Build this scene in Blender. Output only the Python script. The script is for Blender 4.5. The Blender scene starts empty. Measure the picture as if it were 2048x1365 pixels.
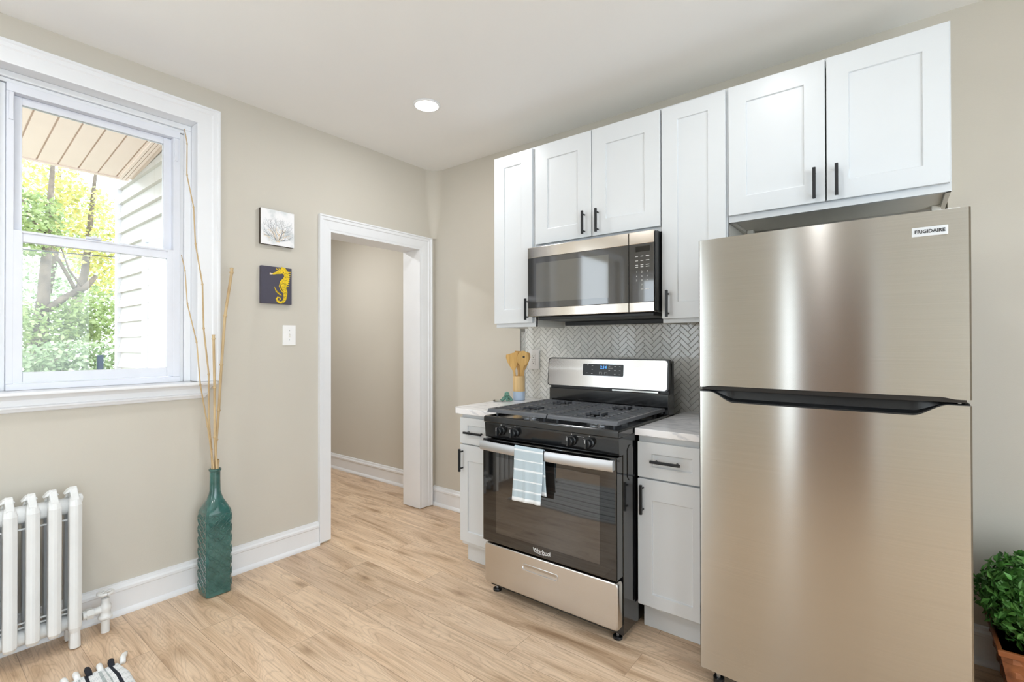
import bpy, bmesh, math, random
from mathutils import Vector, Matrix
random.seed(7)
R = math.radians
C = bpy.context.scene.collection
SC = bpy.context.scene

# ------------------------------------------------------------------ camera
cam_d = bpy.data.cameras.new('camera'); cam = bpy.data.objects.new('camera', cam_d); C.objects.link(cam)
cam_d.sensor_width = 36.0; cam_d.lens = 978.64/2048*36.0; cam_d.clip_start = 0.02; cam_d.clip_end = 200
def cam_matrix(yaw, pit, rol):
    f = Vector((-math.sin(yaw)*math.cos(pit), math.cos(yaw)*math.cos(pit), math.sin(pit)))
    r = Vector((math.cos(yaw), math.sin(yaw), 0)); u = r.cross(f)
    c, s = math.cos(rol), math.sin(rol)
    rr = c*r + s*u; uu = -s*r + c*u
    return Matrix((( rr.x, uu.x, -f.x), (rr.y, uu.y, -f.y), (rr.z, uu.z, -f.z))).to_4x4()
cam.matrix_world = Matrix.Translation((2.99, -2.78, 1.316)) @ cam_matrix(R(38.0324), R(0.324), R(-0.101))
SC.camera = cam

# ------------------------------------------------------------------ world, exposure
SC.view_settings.view_transform = 'Standard'; SC.view_settings.look = 'None'
SC.view_settings.gamma = 1; SC.view_settings.use_curve_mapping = False
SC.view_settings.exposure = 0.36
SC.cycles.use_denoising = True
SC.cycles.max_bounces = 10; SC.cycles.diffuse_bounces = 6; SC.cycles.glossy_bounces = 6
SC.cycles.sample_clamp_indirect = 6.0; SC.cycles.caustics_reflective = False; SC.cycles.caustics_refractive = False
W = bpy.data.worlds.new('overcast_sky'); SC.world = W; W.use_nodes = True
bg = W.node_tree.nodes['Background']; bg.inputs[0].default_value = (0.83, 0.925, 1.0, 1); bg.inputs[1].default_value = 4.0

# ------------------------------------------------------------------ material helpers
def S(c):  # srgb 0-255 to linear
    return tuple(((v/255)/12.92 if v/255 <= .04045 else ((v/255+.055)/1.055)**2.4) for v in c) + (1,)
class NT:
    def __init__(s, name):
        s.m = bpy.data.materials.new(name); s.m.use_nodes = True; s.t = s.m.node_tree
        s.b = s.t.nodes['Principled BSDF']; s.out = s.t.nodes['Material Output']
    def n(s, typ, **kw):
        nd = s.t.nodes.new(typ)
        for k, v in kw.items():
            if k.startswith('i_'):
                k2 = k[2:]; k2 = int(k2) if k2.isdigit() else k2.replace('_', ' ')
                nd.inputs[k2].default_value = v
            else: setattr(nd, k, v)
        return nd
    def l(s, a, b): s.t.links.new(a, b)
    def set(s, **kw):
        for k, v in kw.items(): s.b.inputs[k.replace('_', ' ')].default_value = v
    def ramp(s, fac, stops):
        r = s.n('ShaderNodeValToRGB'); e = r.color_ramp.elements
        while len(e) < len(stops): e.new(0.5)
        for i, (p, c) in enumerate(stops): e[i].position = p; e[i].color = c
        s.l(fac, r.inputs[0]); return r
    def bump(s, h, strength, dist):
        b = s.n('ShaderNodeBump'); b.inputs['Strength'].default_value = strength; b.inputs['Distance'].default_value = dist
        s.l(h, b.inputs['Height']); s.l(b.outputs[0], s.b.inputs['Normal']); return b
def plain(name, rgb, rough=.5, metal=0, spec=.5, coat=0, noise=0.0, nscale=8, bump=0, bscale=200, emis=None, es=0):
    m = NT(name); col = S(rgb)
    m.set(Base_Color=col, Roughness=rough, Metallic=metal); m.b.inputs['Specular IOR Level'].default_value = spec
    if coat: m.b.inputs['Coat Weight'].default_value = coat; m.b.inputs['Coat Roughness'].default_value = .05
    tc = m.n('ShaderNodeTexCoord')
    nz = m.n('ShaderNodeTexNoise', i_Scale=nscale, i_Detail=3.0); m.l(tc.outputs['Object'], nz.inputs['Vector'])
    d = noise if noise else .02
    lo = tuple(max(0, v*(1-d)) for v in col[:3])+(1,); hi = tuple(min(1, v*(1+d)) for v in col[:3])+(1,)
    rp = m.ramp(nz.outputs['Fac'], [(.3, lo), (.7, hi)]); m.l(rp.outputs[0], m.b.inputs['Base Color'])
    if bump:
        n2 = m.n('ShaderNodeTexNoise', i_Scale=bscale, i_Detail=2.0); m.l(tc.outputs['Object'], n2.inputs['Vector'])
        m.bump(n2.outputs['Fac'], bump, .002)
    if emis: m.b.inputs['Emission Color'].default_value = S(emis); m.b.inputs['Emission Strength'].default_value = es
    return m.m

M = {}
M['wall'] = plain('beige_wall_paint', (201, 196, 185), .7, noise=.015, nscale=2, bump=.15, bscale=300)
M['ceil'] = plain('ceiling_paint', (236, 236, 235), .8, noise=.01, nscale=2, bump=.1, bscale=200)
M['trim'] = plain('white_trim_paint', (231, 233, 236), .35, noise=.01, bump=.06, bscale=60)
M['cab'] = plain('white_cabinet_lacquer', (217, 221, 224), .32, noise=.006)
M['cabin'] = plain('cabinet_box_laminate', (228, 226, 218), .5)
M['black'] = plain('matte_black_metal', (30, 32, 35), .38, metal=.3)
M['enamel'] = plain('black_enamel', (16, 17, 19), .16, spec=.6, coat=.4)
M['iron'] = plain('cast_iron', (84, 87, 92), .36, metal=.2, bump=.25, bscale=500)
M['plastic'] = plain('black_plastic', (22, 24, 26), .3)
M['dark'] = plain('dark_grey_case', (48, 50, 53), .45)
M['glass_black'] = plain('black_oven_glass', (10, 11, 13), .03, spec=.7, coat=.6)
M['alum'] = plain('burner_aluminium', (190, 192, 195), .3, metal=1)
M['chrome'] = plain('bright_metal', (215, 217, 220), .12, metal=1)
M['white_plastic'] = plain('white_plastic', (240, 240, 240), .35)
M['ink'] = plain('white_print', (215, 215, 215), .5, emis=(215, 215, 215), es=0)
M['darkink'] = plain('dark_print', (45, 46, 50), .5)
M['blue_lit'] = plain('lit_blue_digits', (40, 110, 235), .5, emis=(90, 165, 255), es=1.6)
M['radiator'] = plain('white_radiator_enamel', (226, 228, 228), .3, noise=.03, nscale=10, bump=.3, bscale=35)
M['grime'] = plain('sooty_iron', (60, 58, 54), .8, noise=.4, nscale=20)
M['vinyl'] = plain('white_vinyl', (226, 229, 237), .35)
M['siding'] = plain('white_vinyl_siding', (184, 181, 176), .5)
M['soffit'] = plain('beige_vinyl_soffit', (214, 198, 188), .5)
M['bark'] = plain('tree_bark', (104, 92, 80), .9, noise=.35, nscale=9, bump=.8, bscale=20)
M['lawn'] = plain('lawn', (165, 168, 150), .9, noise=.3, nscale=2)
M['wire'] = plain('cable_black', (40, 40, 40), .6)
M['post'] = plain('dark_blue_post', (48, 58, 75), .6)
M['cotton_white'] = plain('white_cotton', (232, 232, 230), .9, bump=.5, bscale=300)
M['cotton_black'] = plain('black_cotton', (28, 30, 38), .9, bump=.5, bscale=300)

def brushed(name, rgb, rough, aniso=.75):
    m = NT(name); m.set(Base_Color=S(rgb), Metallic=1.0, Roughness=rough)
    m.b.inputs['Anisotropic'].default_value = aniso; m.b.inputs['Anisotropic Rotation'].default_value = .25
    tg = m.n('ShaderNodeTangent', direction_type='RADIAL', axis='Z'); m.l(tg.outputs[0], m.b.inputs['Tangent'])
    tc = m.n('ShaderNodeTexCoord'); mp = m.n('ShaderNodeMapping'); mp.inputs['Scale'].default_value = (2, 2, 900)
    m.l(tc.outputs['Object'], mp.inputs['Vector'])
    nz = m.n('ShaderNodeTexNoise', i_Scale=1.0, i_Detail=3.0); m.l(mp.outputs[0], nz.inputs['Vector'])
    c = S(rgb); r = m.ramp(nz.outputs['Fac'], [(.3, tuple(v*.95 for v in c[:3])+(1,)), (.7, tuple(min(1, v*1.04) for v in c[:3])+(1,))])
    m.l(r.outputs[0], m.b.inputs['Base Color'])
    return m.m
M['steel'] = brushed('brushed_stainless', (190, 188, 183), .21, .92)
M['steel2'] = brushed('satin_stainless', (208, 204, 199), .24, .6)
M['steel3'] = plain('polished_stainless_band', (225, 217, 207), .13, metal=1)

M['steel4'] = plain('satin_handle_metal', (200, 202, 205), .42, metal=1)
def floor_mat():
    m = NT('oak_plank_floor'); m.set(Roughness=.36)
    tc = m.n('ShaderNodeTexCoord')
    br = m.n('ShaderNodeTexBrick', offset=.37, i_Scale=1.0, i_Mortar_Size=.0012, i_Mortar_Smooth=.1, i_Bias=0.0, i_Brick_Width=1.22, i_Row_Height=.182)
    br.inputs['Color1'].default_value = (0, 0, 0, 1); br.inputs['Color2'].default_value = (1, 1, 1, 1); br.inputs['Mortar'].default_value = (.5, .5, .5, 1)
    mp0 = m.n('ShaderNodeMapping'); mp0.inputs['Location'].default_value = (.3, .07, 0)
    m.l(tc.outputs['Object'], mp0.inputs['Vector']); m.l(mp0.outputs[0], br.inputs['Vector'])
    # per-plank offset
    off = m.n('ShaderNodeVectorMath', operation='MULTIPLY'); off.inputs[1].default_value = (7.3, 3.1, 5.7); m.l(br.outputs['Color'], off.inputs[0])
    add = m.n('ShaderNodeVectorMath', operation='ADD'); m.l(tc.outputs['Object'], add.inputs[0]); m.l(off.outputs[0], add.inputs[1])
    mp = m.n('ShaderNodeMapping'); mp.inputs['Scale'].default_value = (.75, 5.5, 1); m.l(add.outputs[0], mp.inputs['Vector'])
    n1 = m.n('ShaderNodeTexNoise', i_Scale=1.7, i_Detail=1.2, i_Roughness=.4, i_Distortion=1.1); m.l(mp.outputs[0], n1.inputs['Vector'])
    # cathedral grain = contour bands of the low noise
    mul = m.n('ShaderNodeMath', operation='MULTIPLY'); mul.inputs[1].default_value = 22.0; m.l(n1.outputs['Fac'], mul.inputs[0])
    sn = m.n('ShaderNodeMath', operation='PINGPONG'); sn.inputs[1].default_value = .5; m.l(mul.outputs[0], sn.inputs[0])
    mp2 = m.n('ShaderNodeMapping'); mp2.inputs['Scale'].default_value = (2.2, 75, 1); m.l(add.outputs[0], mp2.inputs['Vector'])
    n2 = m.n('ShaderNodeTexNoise', i_Scale=2.0, i_Detail=4.0, i_Roughness=.6); m.l(mp2.outputs[0], n2.inputs['Vector'])
    base = m.ramp(n1.outputs['Fac'], [(.22, S((172, 142, 112))), (.38, S((214, 186, 156))), (.55, S((228, 203, 175))), (.76, S((198, 168, 138)))])
    g = m.ramp(sn.outputs[0], [(0.0, (.62, .58, .54, 1)), (.12, (.9, .88, .87, 1)), (.3, (1, 1, 1, 1))])
    mx = m.n('ShaderNodeMixRGB', blend_type='MULTIPLY', i_Fac=.5); m.l(base.outputs[0], mx.inputs[1]); m.l(g.outputs[0], mx.inputs[2])
    g2 = m.ramp(n2.outputs['Fac'], [(.35, (.64, .60, .56, 1)), (.55, (1.0, 1.0, 1.0, 1)), (.75, (1.08, 1.08, 1.08, 1))])
    mx2 = m.n('ShaderNodeMixRGB', blend_type='MULTIPLY', i_Fac=.55); m.l(mx.outputs[0], mx2.inputs[1]); m.l(g2.outputs[0], mx2.inputs[2])
    mpk = m.n('ShaderNodeMapping'); mpk.inputs['Scale'].default_value = (1.6, 4.4, 1); m.l(add.outputs[0], mpk.inputs['Vector'])
    nk = m.n('ShaderNodeTexNoise', i_Scale=5.0, i_Detail=3.0); m.l(mpk.outputs[0], nk.inputs['Vector'])
    mk = m.n('ShaderNodeMixRGB', i_Fac=.09); m.l(mpk.outputs[0], mk.inputs[1]); m.l(nk.outputs['Color'], mk.inputs[2])
    vk = m.n('ShaderNodeTexVoronoi', i_Scale=1.5); m.l(mk.outputs[0], vk.inputs['Vector'])
    rk = m.ramp(vk.outputs['Distance'], [(0, (.42, .35, .29, 1)), (.07, (.64, .57, .50, 1)), (.16, (.88, .85, .81, 1)), (.28, (1, 1, 1, 1))])
    mxk = m.n('ShaderNodeMixRGB', blend_type='MULTIPLY', i_Fac=.8); m.l(mx2.outputs[0], mxk.inputs[1]); m.l(rk.outputs[0], mxk.inputs[2]); mx2 = mxk
    tone = m.ramp(br.outputs['Color'], [(0, (.88, .86, .85, 1)), (1, (1.08, 1.07, 1.05, 1))])
    mx3 = m.n('ShaderNodeMixRGB', blend_type='MULTIPLY', i_Fac=.8); m.l(mx2.outputs[0], mx3.inputs[1]); m.l(tone.outputs[0], mx3.inputs[2])
    mx4 = m.n('ShaderNodeMixRGB', blend_type='MIX'); mx4.inputs[2].default_value = S((110, 82, 60))
    mm = m.n('ShaderNodeMath', operation='MULTIPLY'); mm.inputs[1].default_value = .55; m.l(br.outputs['Fac'], mm.inputs[0])
    m.l(mm.outputs[0], mx4.inputs[0]); m.l(mx3.outputs[0], mx4.inputs[1]); m.l(mx4.outputs[0], m.b.inputs['Base Color'])
    m.bump(n2.outputs['Fac'], .12, .002)
    return m.m
M['floor'] = floor_mat()

def marble_mat():
    m = NT('white_veined_quartz'); m.set(Roughness=.18)
    tc = m.n('ShaderNodeTexCoord'); mp = m.n('ShaderNodeMapping'); mp.inputs['Scale'].default_value = (1.2, 5.0, 5); mp.inputs['Rotation'].default_value = (0, 0, R(-20))
    m.l(tc.outputs['Object'], mp.inputs['Vector'])
    nz = m.n('ShaderNodeTexNoise', i_Scale=1.6, i_Detail=5.0, i_Roughness=.55, i_Distortion=1.4); m.l(mp.outputs[0], nz.inputs['Vector'])
    r = m.ramp(nz.outputs['Fac'], [(.44, S((241, 241, 243))), (.495, S((222, 223, 227))), (.51, S((212, 214, 219))), (.545, S((241, 241, 243)))])
    m.l(r.outputs[0], m.b.inputs['Base Color']); return m.m
M['marble'] = marble_mat()

def tile_mat():
    m = NT('glazed_grey_white_tile'); m.set(Roughness=.16); m.b.inputs['Coat Weight'].default_value = .3
    g = m.n('ShaderNodeNewGeometry')
    r = m.ramp(g.outputs['Random Per Island'], [(0, S((228, 229, 225))), (1, S((243, 243, 240)))])
    m.l(r.outputs[0], m.b.inputs['Base Color']); return m.m
M['tile'] = tile_mat()
M['grout'] = plain('grey_grout', (168, 167, 162), .9, noise=.05, nscale=60)

def wood_mat(name, a, b, scale=(40, 40, 3), rough=.5):
    m = NT(name); m.set(Roughness=rough)
    tc = m.n('ShaderNodeTexCoord'); mp = m.n('ShaderNodeMapping'); mp.inputs['Scale'].default_value = scale
    m.l(tc.outputs['Object'], mp.inputs['Vector'])
    nz = m.n('ShaderNodeTexNoise', i_Scale=1.0, i_Detail=4.0, i_Distortion=.8); m.l(mp.outputs[0], nz.inputs['Vector'])
    r = m.ramp(nz.outputs['Fac'], [(.3, S(a)), (.7, S(b))]); m.l(r.outputs[0], m.b.inputs['Base Color']); return m.m
M['cane'] = wood_mat('dried_bamboo', (176, 148, 106), (208, 184, 142), (30, 30, 6))
M['utensil'] = wood_mat('bamboo_utensil_wood', (196, 150, 78), (226, 184, 110))
M['pot'] = wood_mat('pale_bamboo_wood', (204, 168, 112), (226, 194, 142), (60, 60, 3))
M['potblue'] = plain('pale_blue_dip_paint', (186, 204, 226), .45)

def vase_mat():
    m = NT('teal_glaze'); m.set(Roughness=.12); m.b.inputs['Coat Weight'].default_value = .6; m.b.inputs['Coat Roughness'].default_value = .04
    tc = m.n('ShaderNodeTexCoord')
    nz = m.n('ShaderNodeTexNoise', i_Scale=25.0, i_Detail=4.0); m.l(tc.outputs['Object'], nz.inputs['Vector'])
    r = m.ramp(nz.outputs['Fac'], [(.3, S((44, 84, 80))), (.7, S((62, 108, 102)))])
    m.l(r.outputs[0], m.b.inputs['Base Color']); return m.m
M['teal'] = vase_mat()
M['teal_groove'] = plain('dark_teal_glaze', (46, 88, 84), .3, noise=.2, nscale=60)

def glassy(name, tint=(1, 1, 1), fres=1.45, rough=0.0):
    m = NT(name); t = m.t; t.nodes.remove(m.b)
    tr = m.n('ShaderNodeBsdfTransparent'); tr.inputs[0].default_value = tuple(tint)+(1,)
    gl = m.n('ShaderNodeBsdfGlossy'); gl.inputs['Roughness'].default_value = rough
    fr = m.n('ShaderNodeFresnel', i_IOR=fres); mx = m.n('ShaderNodeMixShader')
    m.l(fr.outputs[0], mx.inputs[0]); m.l(tr.outputs[0], mx.inputs[1]); m.l(gl.outputs[0], mx.inputs[2]); m.l(mx.outputs[0], m.out.inputs[0])
    return m.m
M['glass'] = glassy('window_glass', (.97, .985, .98))
gm = NT('green_tinted_glass'); gm.set(Base_Color=S((170, 240, 218)), Roughness=.08, IOR=1.5); gm.b.inputs['Transmission Weight'].default_value = .75
_nz = gm.n('ShaderNodeTexNoise', i_Scale=90.0); gm.bump(_nz.outputs['Fac'], .6, .003); M['tealglass'] = gm.m
# oven window: dark reflective glass
M['oven_window'] = plain('tinted_oven_window', (38, 35, 33), .03, spec=1.0, coat=1.0)
M['mw_glass'] = plain('tinted_microwave_glass', (60, 60, 60), .04, spec=.9, coat=.8)
M['mw_screen'] = plain('microwave_mesh_screen', (92, 91, 86), .06, spec=.9, coat=.8)

def leaf_mat(name, cols, transl=.35):
    m = NT(name); m.set(Roughness=.45)
    g = m.n('ShaderNodeNewGeometry')
    st = [(i/(len(cols)-1), S(c)) for i, c in enumerate(cols)]
    r = m.ramp(g.outputs['Random Per Island'], st); m.l(r.outputs[0], m.b.inputs['Base Color'])
    tl = m.n('ShaderNodeBsdfTranslucent'); m.l(r.outputs[0], tl.inputs[0])
    mx = m.n('ShaderNodeMixShader', i_0=transl); m.l(m.b.outputs[0], mx.inputs[1]); m.l(tl.outputs[0], mx.inputs[2]); m.l(mx.outputs[0], m.out.inputs[0])
    return m.m
M['leaf_green'] = leaf_mat('pale_green_leaves', [(108, 128, 76), (160, 172, 112), (132, 150, 90), (186, 196, 146)])
M['leaf_yellow'] = leaf_mat('yellow_green_leaves', [(196, 182, 92), (212, 198, 124), (160, 168, 92), (205, 200, 150)])
M['leaf_mint'] = leaf_mat('mint_green_leaves', [(138, 156, 116), (176, 188, 150), (118, 138, 96), (190, 198, 166)])
M['leaf_dark'] = leaf_mat('glossy_green_leaves', [(58, 104, 46), (98, 158, 72), (76, 130, 58), (128, 182, 98)], .12)
M['basket'] = wood_mat('woven_brown_basket', (104, 58, 34), (160, 98, 58), (14, 14, 14), .45)
M['basket_rim'] = plain('basket_rim_wood', (150, 88, 50), .4)
M['seed_yellow'] = plain('painted_yellow', (222, 190, 30), .5, noise=.25, nscale=120)
M['seed_gap'] = plain('painted_brown_lines', (90, 74, 30), .6)
M['canvas_dark'] = plain('painted_charcoal_canvas', (72, 70, 84), .7, bump=.3, bscale=600)
M['canvas_edge'] = plain('dark_canvas_edge', (66, 58, 48), .7)
M['coral_sand'] = plain('painted_sand', (214, 196, 168), .7)
M['coral_grey'] = plain('painted_charcoal_strokes', (112, 116, 120), .7)
M['coral_pale'] = plain('painted_pale_grey', (196, 202, 206), .7)
def coral_bg():
    m = NT('painted_pale_canvas'); m.set(Roughness=.7)
    tc = m.n('ShaderNodeTexCoord'); nz = m.n('ShaderNodeTexNoise', i_Scale=14.0, i_Detail=3.0); m.l(tc.outputs['Object'], nz.inputs['Vector'])
    r = m.ramp(nz.outputs['Fac'], [(.35, S((214, 218, 220))), (.5, S((238, 238, 240)))]); m.l(r.outputs[0], m.b.inputs['Base Color']); return m.m
M['canvas_light'] = coral_bg()
def towel_mat():
    m = NT('blue_striped_towel'); m.set(Roughness=.95)
    tc = m.n('ShaderNodeTexCoord'); sp = m.n('ShaderNodeSeparateXYZ'); m.l(tc.outputs['UV'], sp.inputs[0])
    r = m.n('ShaderNodeValToRGB'); r.color_ramp.interpolation = 'CONSTANT'; e = r.color_ramp.elements
    bl = S((178, 194, 203)); wh = S((228, 233, 237)); cb = S((198, 210, 217))
    stops = [(0, wh), (.07, bl), (.165, cb), (.18, wh), (.2, bl), (.35, wh), (.375, bl), (.52, cb), (.535, wh), (.56, bl), (.70, wh), (.72, bl), (.86, cb), (.875, wh), (.895, bl)]
    while len(e) < len(stops): e.new(.5)
    for i, (p, c) in enumerate(stops): e[i].position = p; e[i].color = c
    m.l(sp.outputs[1], r.inputs[0]); m.l(r.outputs[0], m.b.inputs['Base Color'])
    nz = m.n('ShaderNodeTexNoise', i_Scale=400.0); m.l(tc.outputs['Object'], nz.inputs['Vector']); m.bump(nz.outputs['Fac'], .5, .001)
    return m.m
M['badge'] = plain('silver_badge', (214, 218, 222), .3, metal=.3)
M['towel'] = towel_mat()
M['door_wood'] = wood_mat('brown_door_wood', (96, 72, 56), (120, 92, 72))
def rug_mat():
    m = NT('striped_woven_rug'); m.set(Roughness=.95)
    tc = m.n('ShaderNodeTexCoord'); sp = m.n('ShaderNodeSeparateXYZ'); m.l(tc.outputs['UV'], sp.inputs[0])
    # stripes across u
    r = m.n('ShaderNodeValToRGB'); r.color_ramp.interpolation = 'CONSTANT'; e = r.color_ramp.elements
    mu = m.n('ShaderNodeMath', operation='MULTIPLY'); mu.inputs[1].default_value = 9.0; m.l(sp.outputs[0], mu.inputs[0])
    fr = m.n('ShaderNodeMath', operation='FRACT'); m.l(mu.outputs[0], fr.inputs[0])
    wh = S((228, 230, 230)); bk = S((30, 34, 44)); gy = S((176, 184, 184))
    st = [(0, wh), (.36, bk), (.50, wh), (.66, gy), (.72, wh), (.86, gy)]
    while len(e) < len(st): e.new(.5)
    for i, (p, c) in enumerate(st): e[i].position = p; e[i].color = c
    m.l(fr.outputs[0], r.inputs[0])
    mu2 = m.n('ShaderNodeMath', operation='MULTIPLY'); mu2.inputs[1].default_value = 130.0; m.l(sp.outputs[1], mu2.inputs[0])
    fr2 = m.n('ShaderNodeMath', operation='FRACT'); m.l(mu2.outputs[0], fr2.inputs[0])
    r2 = m.ramp(fr2.outputs[0], [(0, (.22, .24, .28, 1)), (.14, (.3, .32, .36, 1)), (.2, (1, 1, 1, 1))])
    mx = m.n('ShaderNodeMixRGB', blend_type='MULTIPLY', i_Fac=1.0); m.l(r.outputs[0], mx.inputs[1]); m.l(r2.outputs[0], mx.inputs[2])
    m.l(mx.outputs[0], m.b.inputs['Base Color']); return m.m
M['rug'] = rug_mat()

# ------------------------------------------------------------------ mesh helpers
class MB:
    def __init__(s): s.bm = bmesh.new(); s.mats = []
    def mi(s, m):
        if m is None: m = s.mats[0] if s.mats else 'trim'
        if m not in s.mats: s.mats.append(m)
        return s.mats.index(m)
    def box(s, x0, x1, y0, y1, z0, z1, m=None):
        i = s.mi(m); v = [s.bm.verts.new((x, y, z)) for x in (x0, x1) for y in (y0, y1) for z in (z0, z1)]
        for f in ((0, 1, 3, 2), (4, 6, 7, 5), (0, 4, 5, 1), (2, 3, 7, 6), (0, 2, 6, 4), (1, 5, 7, 3)):
            s.bm.faces.new([v[k] for k in f]).material_index = i
        return s
    def prism(s, pts, axis, a, b, m=None):
        """polygon pts in the plane perpendicular to axis, extruded a..b. axis x: pts=(y,z); y: (x,z); z: (x,y)"""
        i = s.mi(m)
        def P(p, t): return {'x': (t, p[0], p[1]), 'y': (p[0], t, p[1]), 'z': (p[0], p[1], t)}[axis]
        A = [s.bm.verts.new(P(p, a)) for p in pts]; B = [s.bm.verts.new(P(p, b)) for p in pts]; n = len(pts)
        s.bm.faces.new(A).material_index = i; s.bm.faces.new(B[::-1]).material_index = i
        for k in range(n): s.bm.faces.new((A[k], B[k], B[(k+1) % n], A[(k+1) % n])).material_index = i
        return s
    def ring(s, cs, m=None, cap=True, closed=True):
        """cs: list of loops (lists of points), lofted"""
        i = s.mi(m); L = [[s.bm.verts.new(p) for p in c] for c in cs]
        n = len(L[0])
        for a, b in zip(L, L[1:]):
            for k in range(n if closed else n-1): s.bm.faces.new((a[k], a[(k+1) % n], b[(k+1) % n], b[k])).material_index = i
        if cap: s.bm.faces.new(L[0][::-1]).material_index = i; s.bm.faces.new(L[-1]).material_index = i
        return s
    def tube(s, pts, rad, m=None, seg=10, cap=True):
        pts = [Vector(p) for p in pts]; n = len(pts); rs = rad if isinstance(rad, (list, tuple)) else [rad]*n
        cs = []; up = None
        for k, p in enumerate(pts):
            d = (pts[min(k+1, n-1)]-pts[max(k-1, 0)]).normalized()
            if up is None: up = d.cross(Vector((0, 0, 1)) if abs(d.z) < .9 else Vector((1, 0, 0))).normalized()
            up = (up - d*up.dot(d)).normalized(); w = d.cross(up)
            cs.append([p + rs[k]*(math.cos(2*math.pi*j/seg)*up + math.sin(2*math.pi*j/seg)*w) for j in range(seg)])
        return s.ring(cs, m, cap)
    def cyl(s, c, r, h, axis='z', m=None, seg=24, r2=None):
        c = Vector(c); d = {'x': Vector((1, 0, 0)), 'y': Vector((0, 1, 0)), 'z': Vector((0, 0, 1))}[axis]
        return s.tube([c, c+d*h], [r, r if r2 is None else r2], m, seg)
    def lathe(s, c, prof, axis='z', m=None, seg=24):
        c = Vector(c); cs = []
        for r, t in prof:
            L = []
            for j in range(seg):
                a = 2*math.pi*j/seg; u, w = r*math.cos(a), r*math.sin(a)
                L.append(c + {'z': Vector((u, w, t)), 'y': Vector((u, t, -w)), 'x': Vector((t, u, w))}[axis])
            cs.append(L)
        return s.ring(cs, m)
    def sphere(s, c, r, m=None, seg=16, rings=10, sc=(1, 1, 1)):
        cs = []
        for k in range(rings+1):
            t = math.pi*k/rings; rr = max(1e-4, math.sin(t))*r
            cs.append([Vector((c[0]+rr*sc[0]*math.cos(2*math.pi*j/seg), c[1]+rr*sc[1]*math.sin(2*math.pi*j/seg), c[2]-r*sc[2]*math.cos(t))) for j in range(seg)])
        return s.ring(cs, m)
    def text(s, body, size, M4, m=None, ext=.0004, align='CENTER', sx=1.0, bold=0):
        cu = bpy.data.curves.new('t', 'FONT'); cu.body = body; cu.size = size; cu.extrude = ext; cu.offset = bold
        cu.align_x = align; cu.align_y = 'CENTER'; cu.resolution_u = 2
        ob = bpy.data.objects.new('t', cu); C.objects.link(ob)
        bpy.context.view_layer.update()
        me = bpy.data.meshes.new_from_object(ob.evaluated_get(bpy.context.evaluated_depsgraph_get()))
        i = s.mi(m); base = len(s.bm.verts); nf = len(s.bm.faces)
        me.transform(M4 @ Matrix.Diagonal((sx, 1, 1, 1)))
        s.bm.from_mesh(me); s.bm.faces.ensure_lookup_table()
        for f in s.bm.faces[nf:]: f.material_index = i
        bpy.data.objects.remove(ob); bpy.data.curves.remove(cu); bpy.data.meshes.remove(me)
        return s
    def build(s, name, parent=None, bevel=0, smooth=False, segs=2, mats=None, auto=None, origin=None, recalc=True):
        if recalc: bmesh.ops.recalc_face_normals(s.bm, faces=s.bm.faces)
        me = bpy.data.meshes.new(name)
        loc = Vector((0, 0, 0))
        if parent is not None: loc = parent_world(parent)
        if origin is not None and parent is None: loc = Vector(origin)
        bmesh.ops.translate(s.bm, verts=s.bm.verts, vec=-loc)
        s.bm.to_mesh(me); s.bm.free()
        for k in s.mats: me.materials.append(M[k])
        o = bpy.data.objects.new(name, me); C.objects.link(o)
        if parent is not None: o.parent = parent
        else: o.location = loc
        if smooth or auto:
            for p in me.polygons: p.use_smooth = True
        if auto:
            bpy.context.view_layer.objects.active = o
            me.set_sharp_from_angle(angle=R(auto))
        if bevel:
            b = o.modifiers.new('bevel', 'BEVEL'); b.width = bevel; b.segments = segs; b.limit_method = 'ANGLE'; b.angle_limit = R(40)
            b.harden_normals = False
        return o
def parent_world(p):
    v = Vector((0, 0, 0))
    while p is not None: v += p.location; p = p.parent
    return v
def tag(o, label=None, cat=None, group=None, kind=None):
    if label: o['label'] = label
    if cat: o['category'] = cat
    if group: o['group'] = group
    if kind: o['kind'] = kind
    return o
def thing(name, loc, label, cat, group=None, kind=None):
    o = bpy.data.objects.new(name, None); o.empty_display_size = .05; C.objects.link(o); o.location = loc
    return tag(o, label, cat, group, kind)
def face_y(x, y, z):  # text matrix: reads left-to-right along +x, up +z, facing -y
    return Matrix.Translation((x, y, z)) @ Matrix.Rotation(R(90), 4, 'X')
def rrect(x0, x1, z0, z1, r, n=5):
    out = []
    for cx, cz, a0 in ((x1-r, z1-r, 0), (x0+r, z1-r, 90), (x0+r, z0+r, 180), (x1-r, z0+r, 270)):
        for k in range(n+1):
            a = R(a0+90*k/n); out.append((cx+r*math.cos(a), cz+r*math.sin(a)))
    return out

# ------------------------------------------------------------------ ROOM SHELL
CH = 2.73; T = .19; XE = 4.7; YS = -4.5; XJ = .888; YT = .055
def struct(o, label=None, cat=None): return tag(o, label, cat, kind='structure')
struct(MB().box(-3.2, XE+.2, YS-.2, .45, -.06, 0, 'floor').build('floor'), 'light oak plank floor running toward the doorway', 'floor')
struct(MB().box(0, XE, YS, YT+.02, CH, CH+.08, 'ceil').build('ceiling'), 'smooth off-white kitchen ceiling', 'ceiling')
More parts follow.
